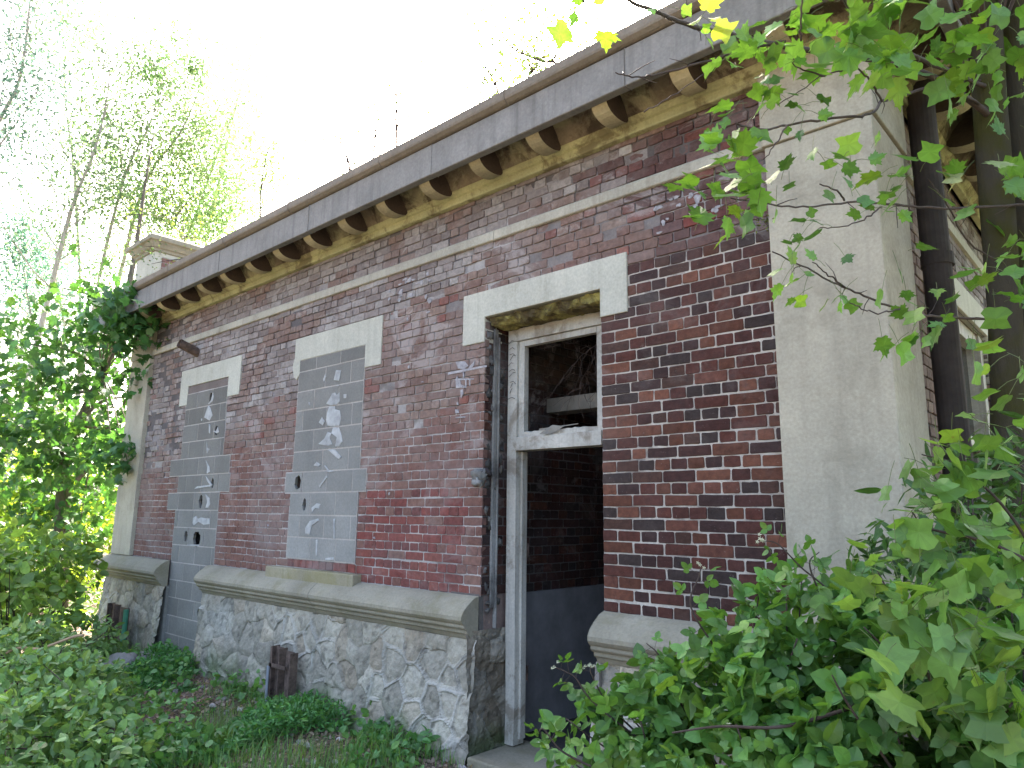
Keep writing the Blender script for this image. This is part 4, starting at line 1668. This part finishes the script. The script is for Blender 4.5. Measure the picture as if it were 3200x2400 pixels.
tl.build('leaves', M_LEAFB, tt)
pet.build('petioles', M_STEM, tt, kind='stuff')

# ------------------------------------------------------------------ tulip saplings at the right edge (big pale leaves)
sp = thing('tulip_sapling', at(3000, 2330, 1.9)*np.array([1, 1, 0]), 'young tulip tree shoot with large pale green lobed leaves in front of the bramble', 'sapling')
sm, sl, spt = MB(), MB(), MB()
r0 = at(3060, 2400, 1.95)
for pl_, d in (([(3060, 2380), (2990, 2255), (2925, 2170), (2885, 2060), (2830, 1940), (2780, 1855), (2740, 1780)], 1.85), ([(3080, 2400), (3130, 2250), (3200, 2150)], 1.8), ([(2990, 2255), (2880, 2140), (2800, 2060), (2700, 1960)], 1.9)):
    pts = [at(a, b, d+.01*i) for i, (a, b) in enumerate(pl_)]
    tube(sm, smooth_line(pts, 6), np.linspace(.0055, .002, 6*(len(pl_)-1)+1), 7)
g0 = at(3060, 2380, 1.85)
tube(sm, smooth_line([(g0[0]+.05, g0[1]+.1, 0), g0+np.array([.02, .03, -.3]), g0], 6), .008, 7)
sm.build('stem', M_TWIG, sp, smooth=True)
pale = (.135, .265, .06)
for (a, b, n, s_, z_, d) in ((2700, 1760, 3, 50, 150, 1.75), (2770, 1800, 3, 60, 140, 1.75), (2900, 1850, 3, 60, 190, 1.75), (2960, 1900, 3, 70, 170, 1.78), (2750, 1880, 3, 60, 130, 1.75), (2850, 1950, 4, 70, 170, 1.75), (2760, 2010, 3, 70, 160, 1.8),
                            (2990, 1960, 3, 60, 170, 1.7), (3060, 2000, 4, 60, 190, 1.7), (3000, 2060, 4, 80, 190, 1.7), (3120, 2090, 4, 80, 190, 1.7), (2900, 2100, 4, 80, 170, 1.75), (3080, 2170, 4, 80, 180, 1.7), (2980, 2170, 4, 80, 170, 1.72), (3160, 2200, 4, 70, 180, 1.7),
                            (2760, 2110, 3, 60, 150, 1.85), (2850, 2200, 4, 80, 150, 1.85), (3050, 2290, 4, 80, 150, 1.8), (3150, 2330, 4, 80, 160, 1.75)):
    cluster(a, b, n+2, s_*1.35, z_*.60, d, base=pale, kinds=('tulip',), down=.15, flat=1.3, mb=sl, pmb=spt, yellow=.12)
sl.build('leaves', M_LEAFB, sp)
spt.build('petioles', M_STEM, sp, kind='stuff')
sp = thing('tulip_sapling', at(3300, 2000, 1.9)*np.array([1, 1, 0]), 'leafy tulip shoot arching in from the right edge in front of the drainpipe', 'sapling')
sm, sl, spt = MB(), MB(), MB()
for pl_ in ([(3330, 2100), (3260, 1800), (3150, 1600), (3000, 1460), (2880, 1420)], [(3330, 1700), (3240, 1500), (3100, 1400)], [(3300, 1800), (3100, 1700), (2900, 1650), (2850, 1600)]):
    pts = [at(a, b, 1.8+.02*i) for i, (a, b) in enumerate(pl_)]
    tube(sm, smooth_line(pts, 6), np.linspace(.006, .0018, 6*(len(pl_)-1)+1), 7)
g0 = at(3330, 2100, 1.8)
tube(sm, smooth_line([(g0[0]+.03, g0[1], 0), g0+np.array([.0, .0, -.4]), g0], 6), .009, 7)
sm.build('stem', M_TWIG, sp, smooth=True)
for (a, b, n, s_, z_, d) in ((2960, 1380, 3, 50, 140, 1.8), (2900, 1440, 3, 50, 140, 1.8), (3040, 1370, 3, 60, 150, 1.8), (2850, 1500, 3, 50, 110, 1.8), (3140, 1400, 3, 60, 160, 1.75), (3180, 1480, 3, 50, 170, 1.7), (3080, 1100, 2, 40, 150, 1.8),
                            (3180, 1160, 2, 40, 110, 1.8), (3150, 1250, 2, 50, 130, 1.8), (3120, 1330, 2, 50, 120, 1.8), (2900, 1580, 3, 60, 130, 1.8), (2960, 1560, 3, 60, 150, 1.8), (3030, 1600, 3, 60, 140, 1.8), (2850, 1640, 3, 50, 120, 1.8), (2900, 1700, 3, 60, 140, 1.8),
                            (2980, 1680, 3, 60, 150, 1.85), (3060, 1700, 3, 60, 150, 1.85), (3150, 1650, 3, 60, 150, 1.85), (3180, 1750, 3, 60, 150, 1.85), (3010, 1790, 3, 60, 150, 1.9), (3120, 1830, 4, 60, 150, 1.9), (2830, 1760, 2, 40, 110, 1.85)):
    cluster(a, b, n+1, s_*1.3, z_*.62, d, base=(.115, .24, .055), kinds=('tulip',), down=.25, flat=1.3, mb=sl, pmb=spt, yellow=.12)
sl.build('leaves', M_LEAFB, sp)
spt.build('petioles', M_STEM, sp, kind='stuff')

# ------------------------------------------------------------------ brambles, right foreground


def gp(px_, py_, d):
    p = at(px_, py_, d)
    return (p[0], p[1], gz(p[0], p[1]))


bush('bramble_bush', 'rounded-leaf bramble thicket with small white flowers crowding the right side of the doorway',
     [(at(1900, 2330, 2.6), (.20, .2, .17)), (at(2060, 2290, 2.5), (.25, .25, .20)), (at(2260, 2190, 2.45), (.25, .25, .23)), (at(2450, 2060, 2.4), (.22, .25, .24)),
      (at(2620, 2030, 2.35), (.25, .25, .27)), (at(2300, 2330, 2.3), (.30, .3, .27)), (at(2550, 2250, 2.2), (.30, .3, .3))],
     gp(2400, 2400, 2.6), 'round', 3300, .052, (.10, .225, .05), M_LEAF, 26, tri=True, flowers=36, yellow=.2, gap=.495)
bush('bramble_bush', 'dark bramble clump in the bottom right corner beneath the pale tulip leaves',
     [(at(2750, 2250, 2.1), (.28, .28, .28)), (at(2950, 2200, 2.2), (.3, .3, .3)), (at(3150, 2100, 2.2), (.3, .3, .35)), (at(2800, 2420, 1.95), (.25, .25, .2)), (at(3080, 2420, 1.9), (.3, .3, .25))],
     gp(3000, 2400, 2.2), 'round', 2100, .056, (.085, .20, .045), M_LEAF, 20, tri=True, flowers=10, yellow=.15, gap=.47)
bush('elder_bush', 'fine-leaved dark shrub against the foot of the drainpipe',
     [(at(2950, 1780, 2.7), (.3, .3, .36)), (at(3120, 1720, 2.7), (.33, .3, .42)), (at(3050, 1980, 2.6), (.4, .4, .4)), (at(3230, 1560, 2.8), (.25, .3, .3))],
     gp(3060, 2300, 2.8), 'lance', 2600, .085, (.055, .13, .03), M_LEAF, 18, yellow=.1)
# arching bramble shoots
sh = thing('bramble_shoot', gp(2300, 2300, 2.4), 'long arching bramble cane with leaflets in threes rising across the brick wall', 'bramble')
sm, sl = MB(), MB()


def cane(pl_, d, lf=13, ls=.05, base=(.085, .20, .035), r=.0028):
    pts = smooth_line([at(a, b, d) for a, b in pl_], 8)
    tube(sm, pts, np.linspace(r*1.5, r*.6, len(pts)), 6)
    for k in range(lf):
        i = int((.15+.85*k/lf)*(len(pts)-1))
        p = pts[i]
        t = pts[min(i+1, len(pts)-1)]-pts[max(i-1, 0)]
        t /= np.linalg.norm(t)+1e-9
        side = np.cross(t, fwd)*(1 if k % 2 else -1)
        q = p+side*.03+t*.01+rdirs(1)[0]*.01
        tube(sm, [p, q], .0009, 3, cap=False)
        s_ = ls*(1.1-.6*k/lf)*random.uniform(.8, 1.2)
        n_0 = rdirs(1, .8)[0]-fwd*.5
        dd = side+t*.4+rdirs(1)[0]*.35
        dd /= np.linalg.norm(dd)
        x_ = np.cross(dd, n_0)
        x_ /= np.linalg.norm(x_)
        add_leaves(sl, 'round', [q+dd*s_*.25, q, q], [dd, dd*.3+x_, dd*.3-x_], [n_0]*3, [s_, s_*.85, s_*.85], greens(3, base, .2, .2))


cane([(2560, 2150), (2540, 2000), (2600, 1870), (2500, 1770), (2430, 1700), (2380, 1690)], 2.3)
cane([(2650, 2050), (2560, 1850), (2530, 1760), (2560, 1725)], 2.35, 8)
cane([(2250, 2250), (2260, 2080), (2160, 1900), (2185, 1800), (2190, 1770)], 2.4, 9, .04)
cane([(2050, 2350), (1860, 2200), (1800, 2120), (1770, 2100), (1735, 2085)], 2.5, 9, .04)
cane([(2000, 2300), (1900, 2200), (1850, 2110), (1845, 2080)], 2.55, 7, .035)
cane([(1900, 2420), (1760, 2350), (1700, 2280), (1680, 2290)], 2.3, 9, .045)
cane([(2100, 2150), (2060, 2050), (2020, 2010)], 2.5, 6, .04)
cane([(2700, 2200), (2450, 2270), (2250, 2270), (2100, 2290)], 2.0, 3, .04, r=.004)
cane([(2800, 2420), (2650, 2200), (2600, 2110)], 1.9, 2, .04, r=.003)
sm.build('canes', M_TWIG, sh, smooth=True)
sl.build('leaves', M_LEAF, sh)
pf = MB()
for (a, b, d) in ((2380, 1680, 2.28), (2190, 1765, 2.38), (1735, 2080, 2.48), (1850, 2075, 2.53), (2380, 1690, 2.28), (1830, 2090, 2.5), (2660, 1800, 2.2)):
    for _ in range(3):
        p = at(a+random.uniform(-14, 14), b+random.uniform(-14, 14), d)
        for s_ in range(5):
            t = 2*math.pi*s_/5
            add_leaves(pf, 'small', [p], [(math.cos(t), .1, math.sin(t))], [(-.6, -.7, .2)], [.008], [(.7, .7, .65)])
pf.build('blossom', M_FLOWER, sh, kind='stuff')

# small fern-like tuft growing out of the brick edge
bush('wall_fern', 'tiny green tuft rooted in the joint where the brick meets the pilaster', [((-1.50, -.03, 3.27), (.035, .03, .03))], (-1.49, -.005, 3.25), 'small', 60, .022, (.12, .15, .04), M_LEAF, 3, cat='plant', srad=.001)

# ------------------------------------------------------------------ left side vegetation
bl = (.10, .22, .035)
bush('leafy_shrub', 'broad-leaved shrub in the left foreground, nearest the camera',
     [(at(60, 2330, 4.2), (.4, .4, .25)), (at(230, 2260, 4.6), (.35, .35, .22)), (at(320, 2370, 4.2), (.25, .28, .14)), (at(110, 2150, 5.2), (.42, .4, .22))],
     gp(200, 2420, 4.5), 'oval', 3000, .075, (.16, .29, .10), M_LEAF, 16, yellow=.1, up=1.2)
bush('leafy_shrub', 'low shrub of pale broad leaves with a dry twig, left of the grey boulder',
     [(at(60, 2050, 6.2), (.55, .5, .26)), (at(260, 2130, 5.6), (.25, .3, .18)), (at(290, 2000, 7.5), (.3, .3, .2))],
     gp(100, 2150, 6.2), 'oval', 1900, .08, (.18, .31, .11), M_LEAF, 12, yellow=.15, up=1.2)
bush('leafy_shrub', 'tall sunlit shrub with round leaves left of the stone corner',
     [(at(20, 1760, 7.8), (.65, .6, .42)), (at(180, 1770, 8.4), (.40, .5, .36)), (at(90, 1900, 7.4), (.5, .5, .38)), (at(-90, 1850, 6.8), (.6, .5, .5))],
     gp(60, 2000, 7.4), 'round', 2700, .10, (.18, .32, .08), M_LEAFB, 16, yellow=.2, up=1.3)
bush('leafy_shrub', 'bright yellow-green sunlit bush behind the round-leaved shrub',
     [(at(40, 1530, 12.5), (1.1, 1.0, .9)), (at(250, 1560, 13), (.9, .9, .8)), (at(120, 1700, 12), (1.1, 1., .9)), (at(330, 1700, 13), (.6, .6, .7))],
     gp(150, 1800, 12.5), 'oval', 5200, .12, (.20, .33, .05), M_LEAFB, 14, yellow=.4)
bush('leafy_shrub', 'dark undergrowth bush between the sunlit bush and the stone corner',
     [(at(330, 1600, 15.5), (.9, .8, 1.2)), (at(180, 1450, 16), (1.3, 1, 1.2)), (at(400, 1500, 16), (.6, .6, 1.0))],
     gp(300, 1750, 15.5), 'oval', 3200, .12, (.11, .21, .05), M_LEAF, 10, yellow=.15)
# dark maple with low spreading boughs
mt = thing('maple_tree', gp(200, 1900, 11.5), 'leaning maple with dense dark green boughs hanging beside the left end of the cornice', 'tree')
tb, lb = MB(), MB()
g0 = np.array(gp(190, 1900, 11.5))
main = smooth_line([g0, at(205, 1450, 11.5), at(262, 1300, 11.5), at(320, 1170, 11.6), at(380, 1000, 11.8), at(420, 800, 12), at(450, 600, 12.2), at(480, 420, 12.4)], 6)
tube(tb, main, np.linspace(.12, .008, len(main)), 10, wob=.08)
boughs = [([(262, 1300), (330, 1250), (420, 1240)], 11.4), ([(230, 1400), (160, 1420), (60, 1450)], 11.2), ([(240, 1500), (320, 1430), (430, 1380)], 10.9), ([(320, 1170), (230, 1100), (120, 1080), (20, 1060)], 11.5),
          ([(340, 1120), (400, 1050), (450, 1000)], 11.3), ([(380, 1000), (300, 930), (200, 900)], 11.8), ([(300, 1220), (180, 1230), (60, 1200)], 11.4), ([(215, 1440), (120, 1330), (20, 1300)], 11), ([(250, 1330), (350, 1330), (420, 1180)], 11.2)]
ends = []
for pl_, d in boughs:
    pts = smooth_line([at(a, b, d+random.uniform(-.4, .4)) for a, b in pl_], 6)
    tube(tb, pts, np.linspace(.035, .008, len(pts)), 6)
    ends += list(pts[3:])
DK = [(60, 1150, 9), (150, 1170, 8), (250, 1170, 7), (330, 1090, 7), (400, 980, 7), (430, 1060, 6), (380, 1150, 4), (60, 1260, 10), (140, 1330, 10), (250, 1380, 10), (340, 1430, 9), (410, 1410, 7), (430, 1480, 4), (100, 1430, 10), (200, 1480, 10), (300, 1540, 8),
      (30, 1350, 9), (180, 1030, 5), (280, 980, 5), (360, 900, 4), (60, 1040, 5), (200, 1250, 5), (410, 1240, 5), (380, 1320, 6), (430, 1330, 3), (150, 1600, 9), (250, 1640, 8), (60, 1520, 6)]
for (a, b, w_) in DK:
    c = at(a, b, 11+random.uniform(-.6, .8))
    k = int(w_*16)
    p = c+rng.normal(size=(k, 3))*np.array([.27, .35, .2])
    add_leaves(lb, 'maple', p, rdirs(k, -.5), rdirs(k, 1.2), rng.uniform(.09, .15, k), greens(k, (.058, .16, .046), .4, .15))
    near = min(ends, key=lambda e: np.linalg.norm(e-c))
    tube(tb, [near, (near+c)/2+np.array([0, 0, .05]), c], [.01, .007, .003], 4)
for (a, b, k, d) in ((425, 930, 90, 9.5), (395, 980, 110, 9.5), (440, 985, 80, 9.4), (360, 1000, 100, 9.6), (330, 950, 70, 9.7), (450, 1050, 60, 9.5), (400, 1080, 80, 9.6), (300, 1040, 90, 9.8), (420, 1190, 60, 9.7), (430, 1400, 70, 9.6), (400, 1450, 90, 9.6), (350, 1400, 80, 9.8)):
    c = at(a, b, d)
    k = int(k*.6)
    p = c+rng.normal(size=(k, 3))*np.array([.17, .2, .11])
    add_leaves(lb, 'maple', p, rdirs(k, -.4), rdirs(k, 1.4), rng.uniform(.09, .15, k), greens(k, (.06, .165, .05), .35, .1))
    tube(tb, [at(320, 1170, 11.0), at((a+320)/2, (b+1130)/2, (d+11)/2), c], [.015, .01, .003], 4)
tb.build('trunk', M_BARK, mt, smooth=True)
lb.build('crown', M_LEAF, mt)

# slender backlit trees beyond the left end
NTREE = [
    ('birch_tree', 'thin forked tree at the far left, grey trunk leaning right', [(0, 1560), (60, 1300), (160, 900), (206, 715), (239, 607), (293, 477), (330, 330), (350, 150)], 15, .085, 3600, (.12, .19, .08), .28, .35,
     [(240, 640, 300, 70), (150, 100, 260, 70), (270, 90, 240, 60), (310, 420, 420, 60), (350, 560, 300, 60), (60, 130, 300, 70), (190, 730, 200, 50)]),
    ('birch_tree', 'second slender tree, its trunk passing just left of the stone parapet pier', [(180, 1560), (240, 1250), (290, 980), (330, 780), (370, 620), (401, 520), (470, 380), (520, 200)], 16, .075, 3600, (.15, .25, .08), .4, .4,
     [(480, 210, 500, 46), (490, 250, 350, 45), (430, 620, 500, 60), (330, 850, 400, 60), (370, 330, 240, 60), (610, 215, 300, 24), (560, 115, 260, 40)]),
    ('birch_tree', 'bushy pale tree rising straight behind the parapet pier', [(300, 1560), (330, 1100), (396, 775), (430, 640), (480, 520), (560, 420), (620, 280), (650, 100)], 17, .075, 4200, (.20, .30, .10), .3, .45,
     [(580, 430, 1100, 75), (560, 600, 900, 70), (480, 640, 900, 60), (650, 520, 600, 55), (520, 700, 500, 45), (610, 380, 500, 50), (540, 520, 500, 55)]),
    ('birch_tree', 'bright yellow-green tree over the roof right of the pier', [(420, 1500), (480, 1050), (560, 800), (620, 650), (680, 480), (740, 320), (790, 150)], 19, .07, 4000, (.21, .33, .11), .3, .5,
     [(720, 350, 700, 60), (790, 420, 700, 60), (820, 300, 300, 50), (700, 600, 1500, 65), (780, 660, 900, 50), (650, 650, 1200, 55), (850, 560, 500, 50), (730, 480, 900, 65), (820, 500, 600, 50), (600, 720, 900, 50), (680, 720, 700, 40)]),
    ('birch_tree', 'sparse tree leaning in from the left edge near the top', [(-250, 1560), (-160, 1100), (-90, 700), (-20, 420), (60, 250), (90, 40), (110, -150)], 14, .085, 2600, (.08, .14, .09), .25, .3,
     [(50, 200, 400, 70), (120, 260, 300, 60), (20, 420, 300, 50), (60, 350, 200, 50)]),
    ('birch_tree', 'single wispy stem with few leaves standing between the forked trees', [(260, 1500), (250, 1000), (236, 613), (225, 480), (205, 330), (200, 150), (190, -60)], 18, .05, 1800, (.11, .17, .08), .3, .35, [(250, 220, 300, 70), (180, 560, 200, 60)]),
    ('birch_tree', 'distant airy tree whose thin top shows above the yellow-green one', [(560, 1450), (620, 900), (700, 500), (760, 250), (830, 60), (900, -150)], 24, .06, 2600, (.22, .30, .09), .35, .6, [(700, 130, 300, 80), (850, 250, 200, 90), (620, 60, 260, 90)]),
    ('ash_tree', 'pale overexposed tree filling the gap behind the dark maple', [(150, 1600), (170, 1300), (200, 1050), (180, 900), (160, 780)], 21, .10, 2600, (.24, .34, .10), .2, .5, [(60, 1000, 500, 60), (200, 1000, 500, 60), (330, 900, 400, 50), (100, 1150, 500, 60), (250, 1200, 500, 60), (400, 820, 400, 40), (120, 880, 500, 60)]),
    ('birch_tree', 'leafy young tree low behind the maple at the left edge', [(60, 1600), (90, 1300), (120, 1100), (90, 950), (70, 820)], 17, .08, 2600, (.08, .17, .10), .3, .5, [(60, 720, 700, 45), (100, 790, 600, 50), (40, 820, 400, 50), (190, 900, 500, 60), (60, 950, 500, 60)]),
]
for (nm, lab, pl_, d, r, nl, base, start, cl, ex) in NTREE:
    pts = [at(a, b, d) for a, b in pl_]
    pts = [np.array([pts[0][0], pts[0][1], 0.0])]+pts[1:]
    crown_tree(nm, lab, pts, r*.8, 'small', nl, .085 if d > 12 else .09, base, nlimb=22, spread=2.8, start=start, mat=M_LEAFP, bark=M_BARKP, cl=cl, rise=.9, yellow=.12, limb_r=.3,
               extra=[(at(a, b, d+random.uniform(-.5, .5)), n_, s_/F*d) for a, b, n_, s_ in ex])

# plants rooted on the roof behind the cornice
RP = [('leafy sapling on the roof pressed against the parapet pier', [(585, 850), (575, 780), (560, 710), (545, 650)], .3, 900, .85),
      ('leafless-looking twig plant with tiny leaves rising from the roof left of the middle', [(1093, 535), (1075, 470), (1058, 425)], .35, 40, .5),
      ('tallest thin stem growing from the roof edge', [(1240, 470), (1238, 380), (1240, 290), (1255, 220), (1268, 165)], .4, 90, .55),
      ('slanting thin stem beside the tallest one on the roof', [(1165, 505), (1172, 430), (1185, 350)], .4, 50, .5),
      ('spreading bare-branched bush on the roof below the hanging maple leaves', [(1745, 220), (1690, 190), (1600, 150), (1560, 90)], .5, 700, .7),
      ('wispy sapling on the roof midway along the cornice', [(1560, 320), (1540, 250), (1500, 180)], .5, 260, .5),
      ('yellow-green sapling on the roof nearest the parapet pier', [(813, 690), (815, 600), (838, 470), (880, 420)], .5, 380, .5),
      ('short leafy weed on the roof edge', [(1650, 260), (1665, 225), (1680, 205)], .4, 120, .25)]
for lab, pl_, Y_, nl, spread in RP:
    d_ = []
    for (a, b) in pl_:
        v = (a-1600)/F*RT+(b-1200)/F*DN+fwd
        t = (Y_+3.75)/v[1]
        d_.append(CAM+t*v)
    root = d_[0].copy()
    root[2] = 4.58
    pts = smooth_line([root]+d_, 5)
    T = thing('roof_sapling', root, lab, 'plant')
    tb, lb = MB(), MB()
    tube(tb, pts, np.linspace(.014, .006, len(pts)), 5)
    C = []
    for k in range(9):
        i = random.randrange(len(pts)//3, len(pts))
        e = pts[i]+rdirs(1, .6)[0]*spread*random.uniform(.4, 1)
        mid = (pts[i]+e)/2+rdirs(1)[0]*.05
        tube(tb, [pts[i], mid, e], [.007, .005, .003], 4)
        C += [mid, e, e]
    C = np.array(C+list(pts[len(pts)//2:]))
    p = C[rng.integers(0, len(C), nl)]+rng.normal(size=(nl, 3))*.11*(spread/.5)
    add_leaves(lb, 'small', p, rdirs(nl, -.2), rdirs(nl, .8), rng.uniform(.03, .06, nl), greens(nl, (.10, .16, .07), .3, .3))
    tb.build('stems', M_TWIG, T, smooth=True)
    lb.build('leaves', M_LEAFB, T)

# ------------------------------------------------------------------ ground cover
def cover(name, n, area, kind, size, base, hmax, mat, seed, thr=.45, scale=1.2, up=1.0, yellow=.1):
    r = np.random.default_rng(seed)
    x = r.uniform(area[0], area[1], n)
    y = r.uniform(area[2], area[3], n)
    p = np.stack([x, y, np.zeros(n)], 1)
    dens = fbm(p, scale, 3, seed)
    k = dens > thr
    x, y, dens = x[k], y[k], dens[k]
    n = len(x)
    h = np.clip((dens-thr)*6, .1, 1)*hmax
    z = ground_z(x, y)+h*r.random(n)**.6
    m_ = MB()
    add_leaves(m_, kind, np.stack([x, y, z], 1), rdirs(n, .3, .6), rdirs(n, up), r.uniform(size*.6, size*1.3, n), greens(n, base, .35, yellow))
    o = m_.build(name, mat, None, kind='stuff', label=name.replace('_', ' ')+' growing on the ground along the wall', category='ground cover')
    return o


cover('fern_carpet', 30000, (-8.6, -4.9, -1.7, -.12), 'lance', .05, (.085, .24, .065), .20, M_LEAF, 101, .49, 1.5)
cover('low_weeds', 6500, (-9.8, -3.7, -2.8, -.1), 'round', .055, (.13, .28, .085), .22, M_LEAF, 102, .47, 1.9)
cover('creeping_ivy', 2400, (-5.6, -3.9, -1.7, -.12), 'oval', .065, (.09, .23, .065), .14, M_LEAF, 103, .46, 2.0)
cover('dead_leaves', 12000, (-9, -3.3, -2.8, -.1), 'oval', .035, (.34, .26, .21), .012, M_LEAF, 104, .38, 1.5, yellow=0)
# grass
n = 30000
x = rng.uniform(-11, -3.4, n)
y = rng.uniform(-3.2, -.12, n)
dens = fbm(np.stack([x, y, np.zeros(n)], 1), 1.4, 3, 222)
k = dens > .52
x, y, dens = x[k], y[k], dens[k]
n = len(x)
z = ground_z(x, y)
m = MB()
h = rng.uniform(.05, .17, n)*(dens/.55)
az = rng.uniform(0, 6.28, n)
bend = rng.uniform(.1, .8, n)*h
wd = np.stack([np.cos(az), np.sin(az), 0*az], 1)*.0022
bd_ = np.stack([-np.sin(az), np.cos(az), 0*az], 1)
b0 = np.stack([x, y, z-.01], 1)
m1 = b0+np.array([0, 0, 1])*h[:, None]*.6+bd_*bend[:, None]*.3
tp = b0+np.array([0, 0, 1])*h[:, None]*.95+bd_*bend[:, None]
V = np.stack([b0-wd, b0+wd, m1+wd*.8, m1-wd*.8, tp], 1)
m.batch(V, [(0, 1, 2, 3), (3, 2, 4)], greens(n, (.12, .25, .07), .35, .2))
m.build('grass', M_GRASS, None, kind='stuff', label='sparse green grass between the weeds in front of the wall', category='grass')
# undergrowth covering the ground further left and behind
n = 9000
x = rng.uniform(-22, -10.9, n)
y = rng.uniform(-4, 9, n)
m = MB()
add_leaves(m, 'oval', np.stack([x, y, rng.uniform(0, .25, n)], 1), rdirs(n, .3, .6), rdirs(n, 1.2), rng.uniform(.08, .16, n), greens(n, (.10, .2, .04), .3, .25))
m.build('undergrowth', M_LEAFB, None, kind='stuff', label='leafy undergrowth on the sunlit ground beyond the left corner', category='undergrowth')
n = 7000
x = rng.uniform(-.3, 9, n)
y = rng.uniform(-.4, 12, n)
k_ = (x > -.6) & (fbm(np.stack([x, y, 0*x], 1), .9, 3, 71) > .42)
x, y = x[k_], y[k_]
n = len(x)
m = MB()
add_leaves(m, 'oval', np.stack([x, y, rng.uniform(0, .35, n)], 1), rdirs(n, .3, .6), rdirs(n, 1.2), rng.uniform(.07, .13, n), greens(n, (.08, .18, .04), .3, .2))
m.build('side_undergrowth', M_LEAF, None, kind='stuff', label='leafy undergrowth along the foot of the side wall', category='undergrowth')
# far woods
m = MB()
n = 46000
t = np.concatenate([rng.uniform(R(100), R(215), 26000), rng.uniform(R(-25), R(100), 20000)])
rr_ = rng.uniform(26, 44, n)
x, y = rr_*np.cos(t), rr_*np.sin(t)
top = 3.2+3.2*fbm(np.stack([x, y, 0*x], 1), .12, 3, 9)
z = rng.random(n)*top
add_leaves(m, 'small', np.stack([x, y, z], 1), rdirs(n), rdirs(n, .5), rng.uniform(.25, .5, n), greens(n, (.09, .17, .035), .35, .3))
m.build('distant_woods', M_LEAFB, None, kind='stuff', label='far line of trees and scrub closing the view at the left', category='woods')

# boulders
for (px_, py_, d, r, lab, sd) in ((370, 2110, 8.2, (.29, .2, .16), 'rounded grey boulder, the larger one by the blocked doorway', 1), (465, 2085, 8.45, (.22, .16, .10), 'flat pale stone right of the big boulder', 2), (640, 2075, 8.1, (.10, .08, .09), 'small grey stone at the foot of the concrete blocks', 3)):
    v = (px_-1600)/F*RT+(py_-1200)/F*DN+fwd
    t = (0-1.65)/v[2]
    p = CAM+t*v
    p[2] = gz(p[0], p[1])
    m = MB()
    lump(m, (p[0], min(p[1], -.15), p[2]+r[2]*.3), r, (.25, .25, .25), 18, sd, .22)
    m.build('boulder', M_ROCK, None, smooth=True, label=lab, category='stone')
# rubble chips and fallen sticks
m = MB()
for k in range(160):
    x_, y_ = random.uniform(-9.3, -3.6), -random.uniform(.12, 1.3)**1.3
    s_ = random.uniform(.008, .03)
    lump(m, (x_, y_-.05, gz(x_, y_)+s_*.3), (s_*1.4, s_, s_*.7), np.array((.32, .30, .28))*random.uniform(.5, 1.3), 5, k, .4)
m.build('rubble_chips', M_RUBBLE, None, kind='stuff', label='stone chips scattered at the foot of the wall', category='rubble')
for (q, lab) in ((((150, 2020), (230, 1990), (262, 1985)), 'dry broken stick lying across the left shrub'), (((20, 2040), (60, 2025), (130, 2030)), 'pale fallen stick at the left edge')):
    m = MB()
    pts = smooth_line([at(a, b, 5.9) for a, b in q], 5)
    pts = pts-np.array([0, 0, 0.0])
    tube(m, pts, .012, 6)
    m.build('fallen_stick', m_simple('dry_wood', (.34, .24, .15), .7, 1.2, 20, .9, .3), None, smooth=True, label=lab, category='stick')

# ------------------------------------------------------------------ light
w = bpy.data.worlds.new('World')
scene.world = w
w.use_nodes = True
nt = w.node_tree
bg = nt.nodes['Background']
sky = nt.nodes.new('ShaderNodeTexSky')
sky.sky_type = 'NISHITA'
sky.sun_disc = False
SUN = np.array([-.60, .72, .74])
SUN /= np.linalg.norm(SUN)
el = math.asin(SUN[2])
az = math.atan2(SUN[0], SUN[1])
sky.sun_elevation = el
sky.sun_rotation = az
sky.air_density = .8
sky.dust_density = 7.0
sky.ozone_density = .0
nt.links.new(sky.outputs[0], bg.inputs[0])
bg.inputs[1].default_value = .15
ld = bpy.data.lights.new('sun', 'SUN')
ld.energy = 4.3
ld.angle = R(.5)
ld.color = (1, .95, .86)
lo = bpy.data.objects.new('sun', ld)
COL.objects.link(lo)
lo.rotation_euler = Vector((-SUN[0], -SUN[1], -SUN[2])).to_track_quat('-Z', 'Y').to_euler()
scene.view_settings.view_transform = 'Standard'
scene.view_settings.look = 'None'
scene.view_settings.exposure = 3.02
scene.view_settings.gamma = 1
scene.cycles.max_bounces = 6
scene.cycles.transparent_max_bounces = 6
scene.cycles.use_denoising = True
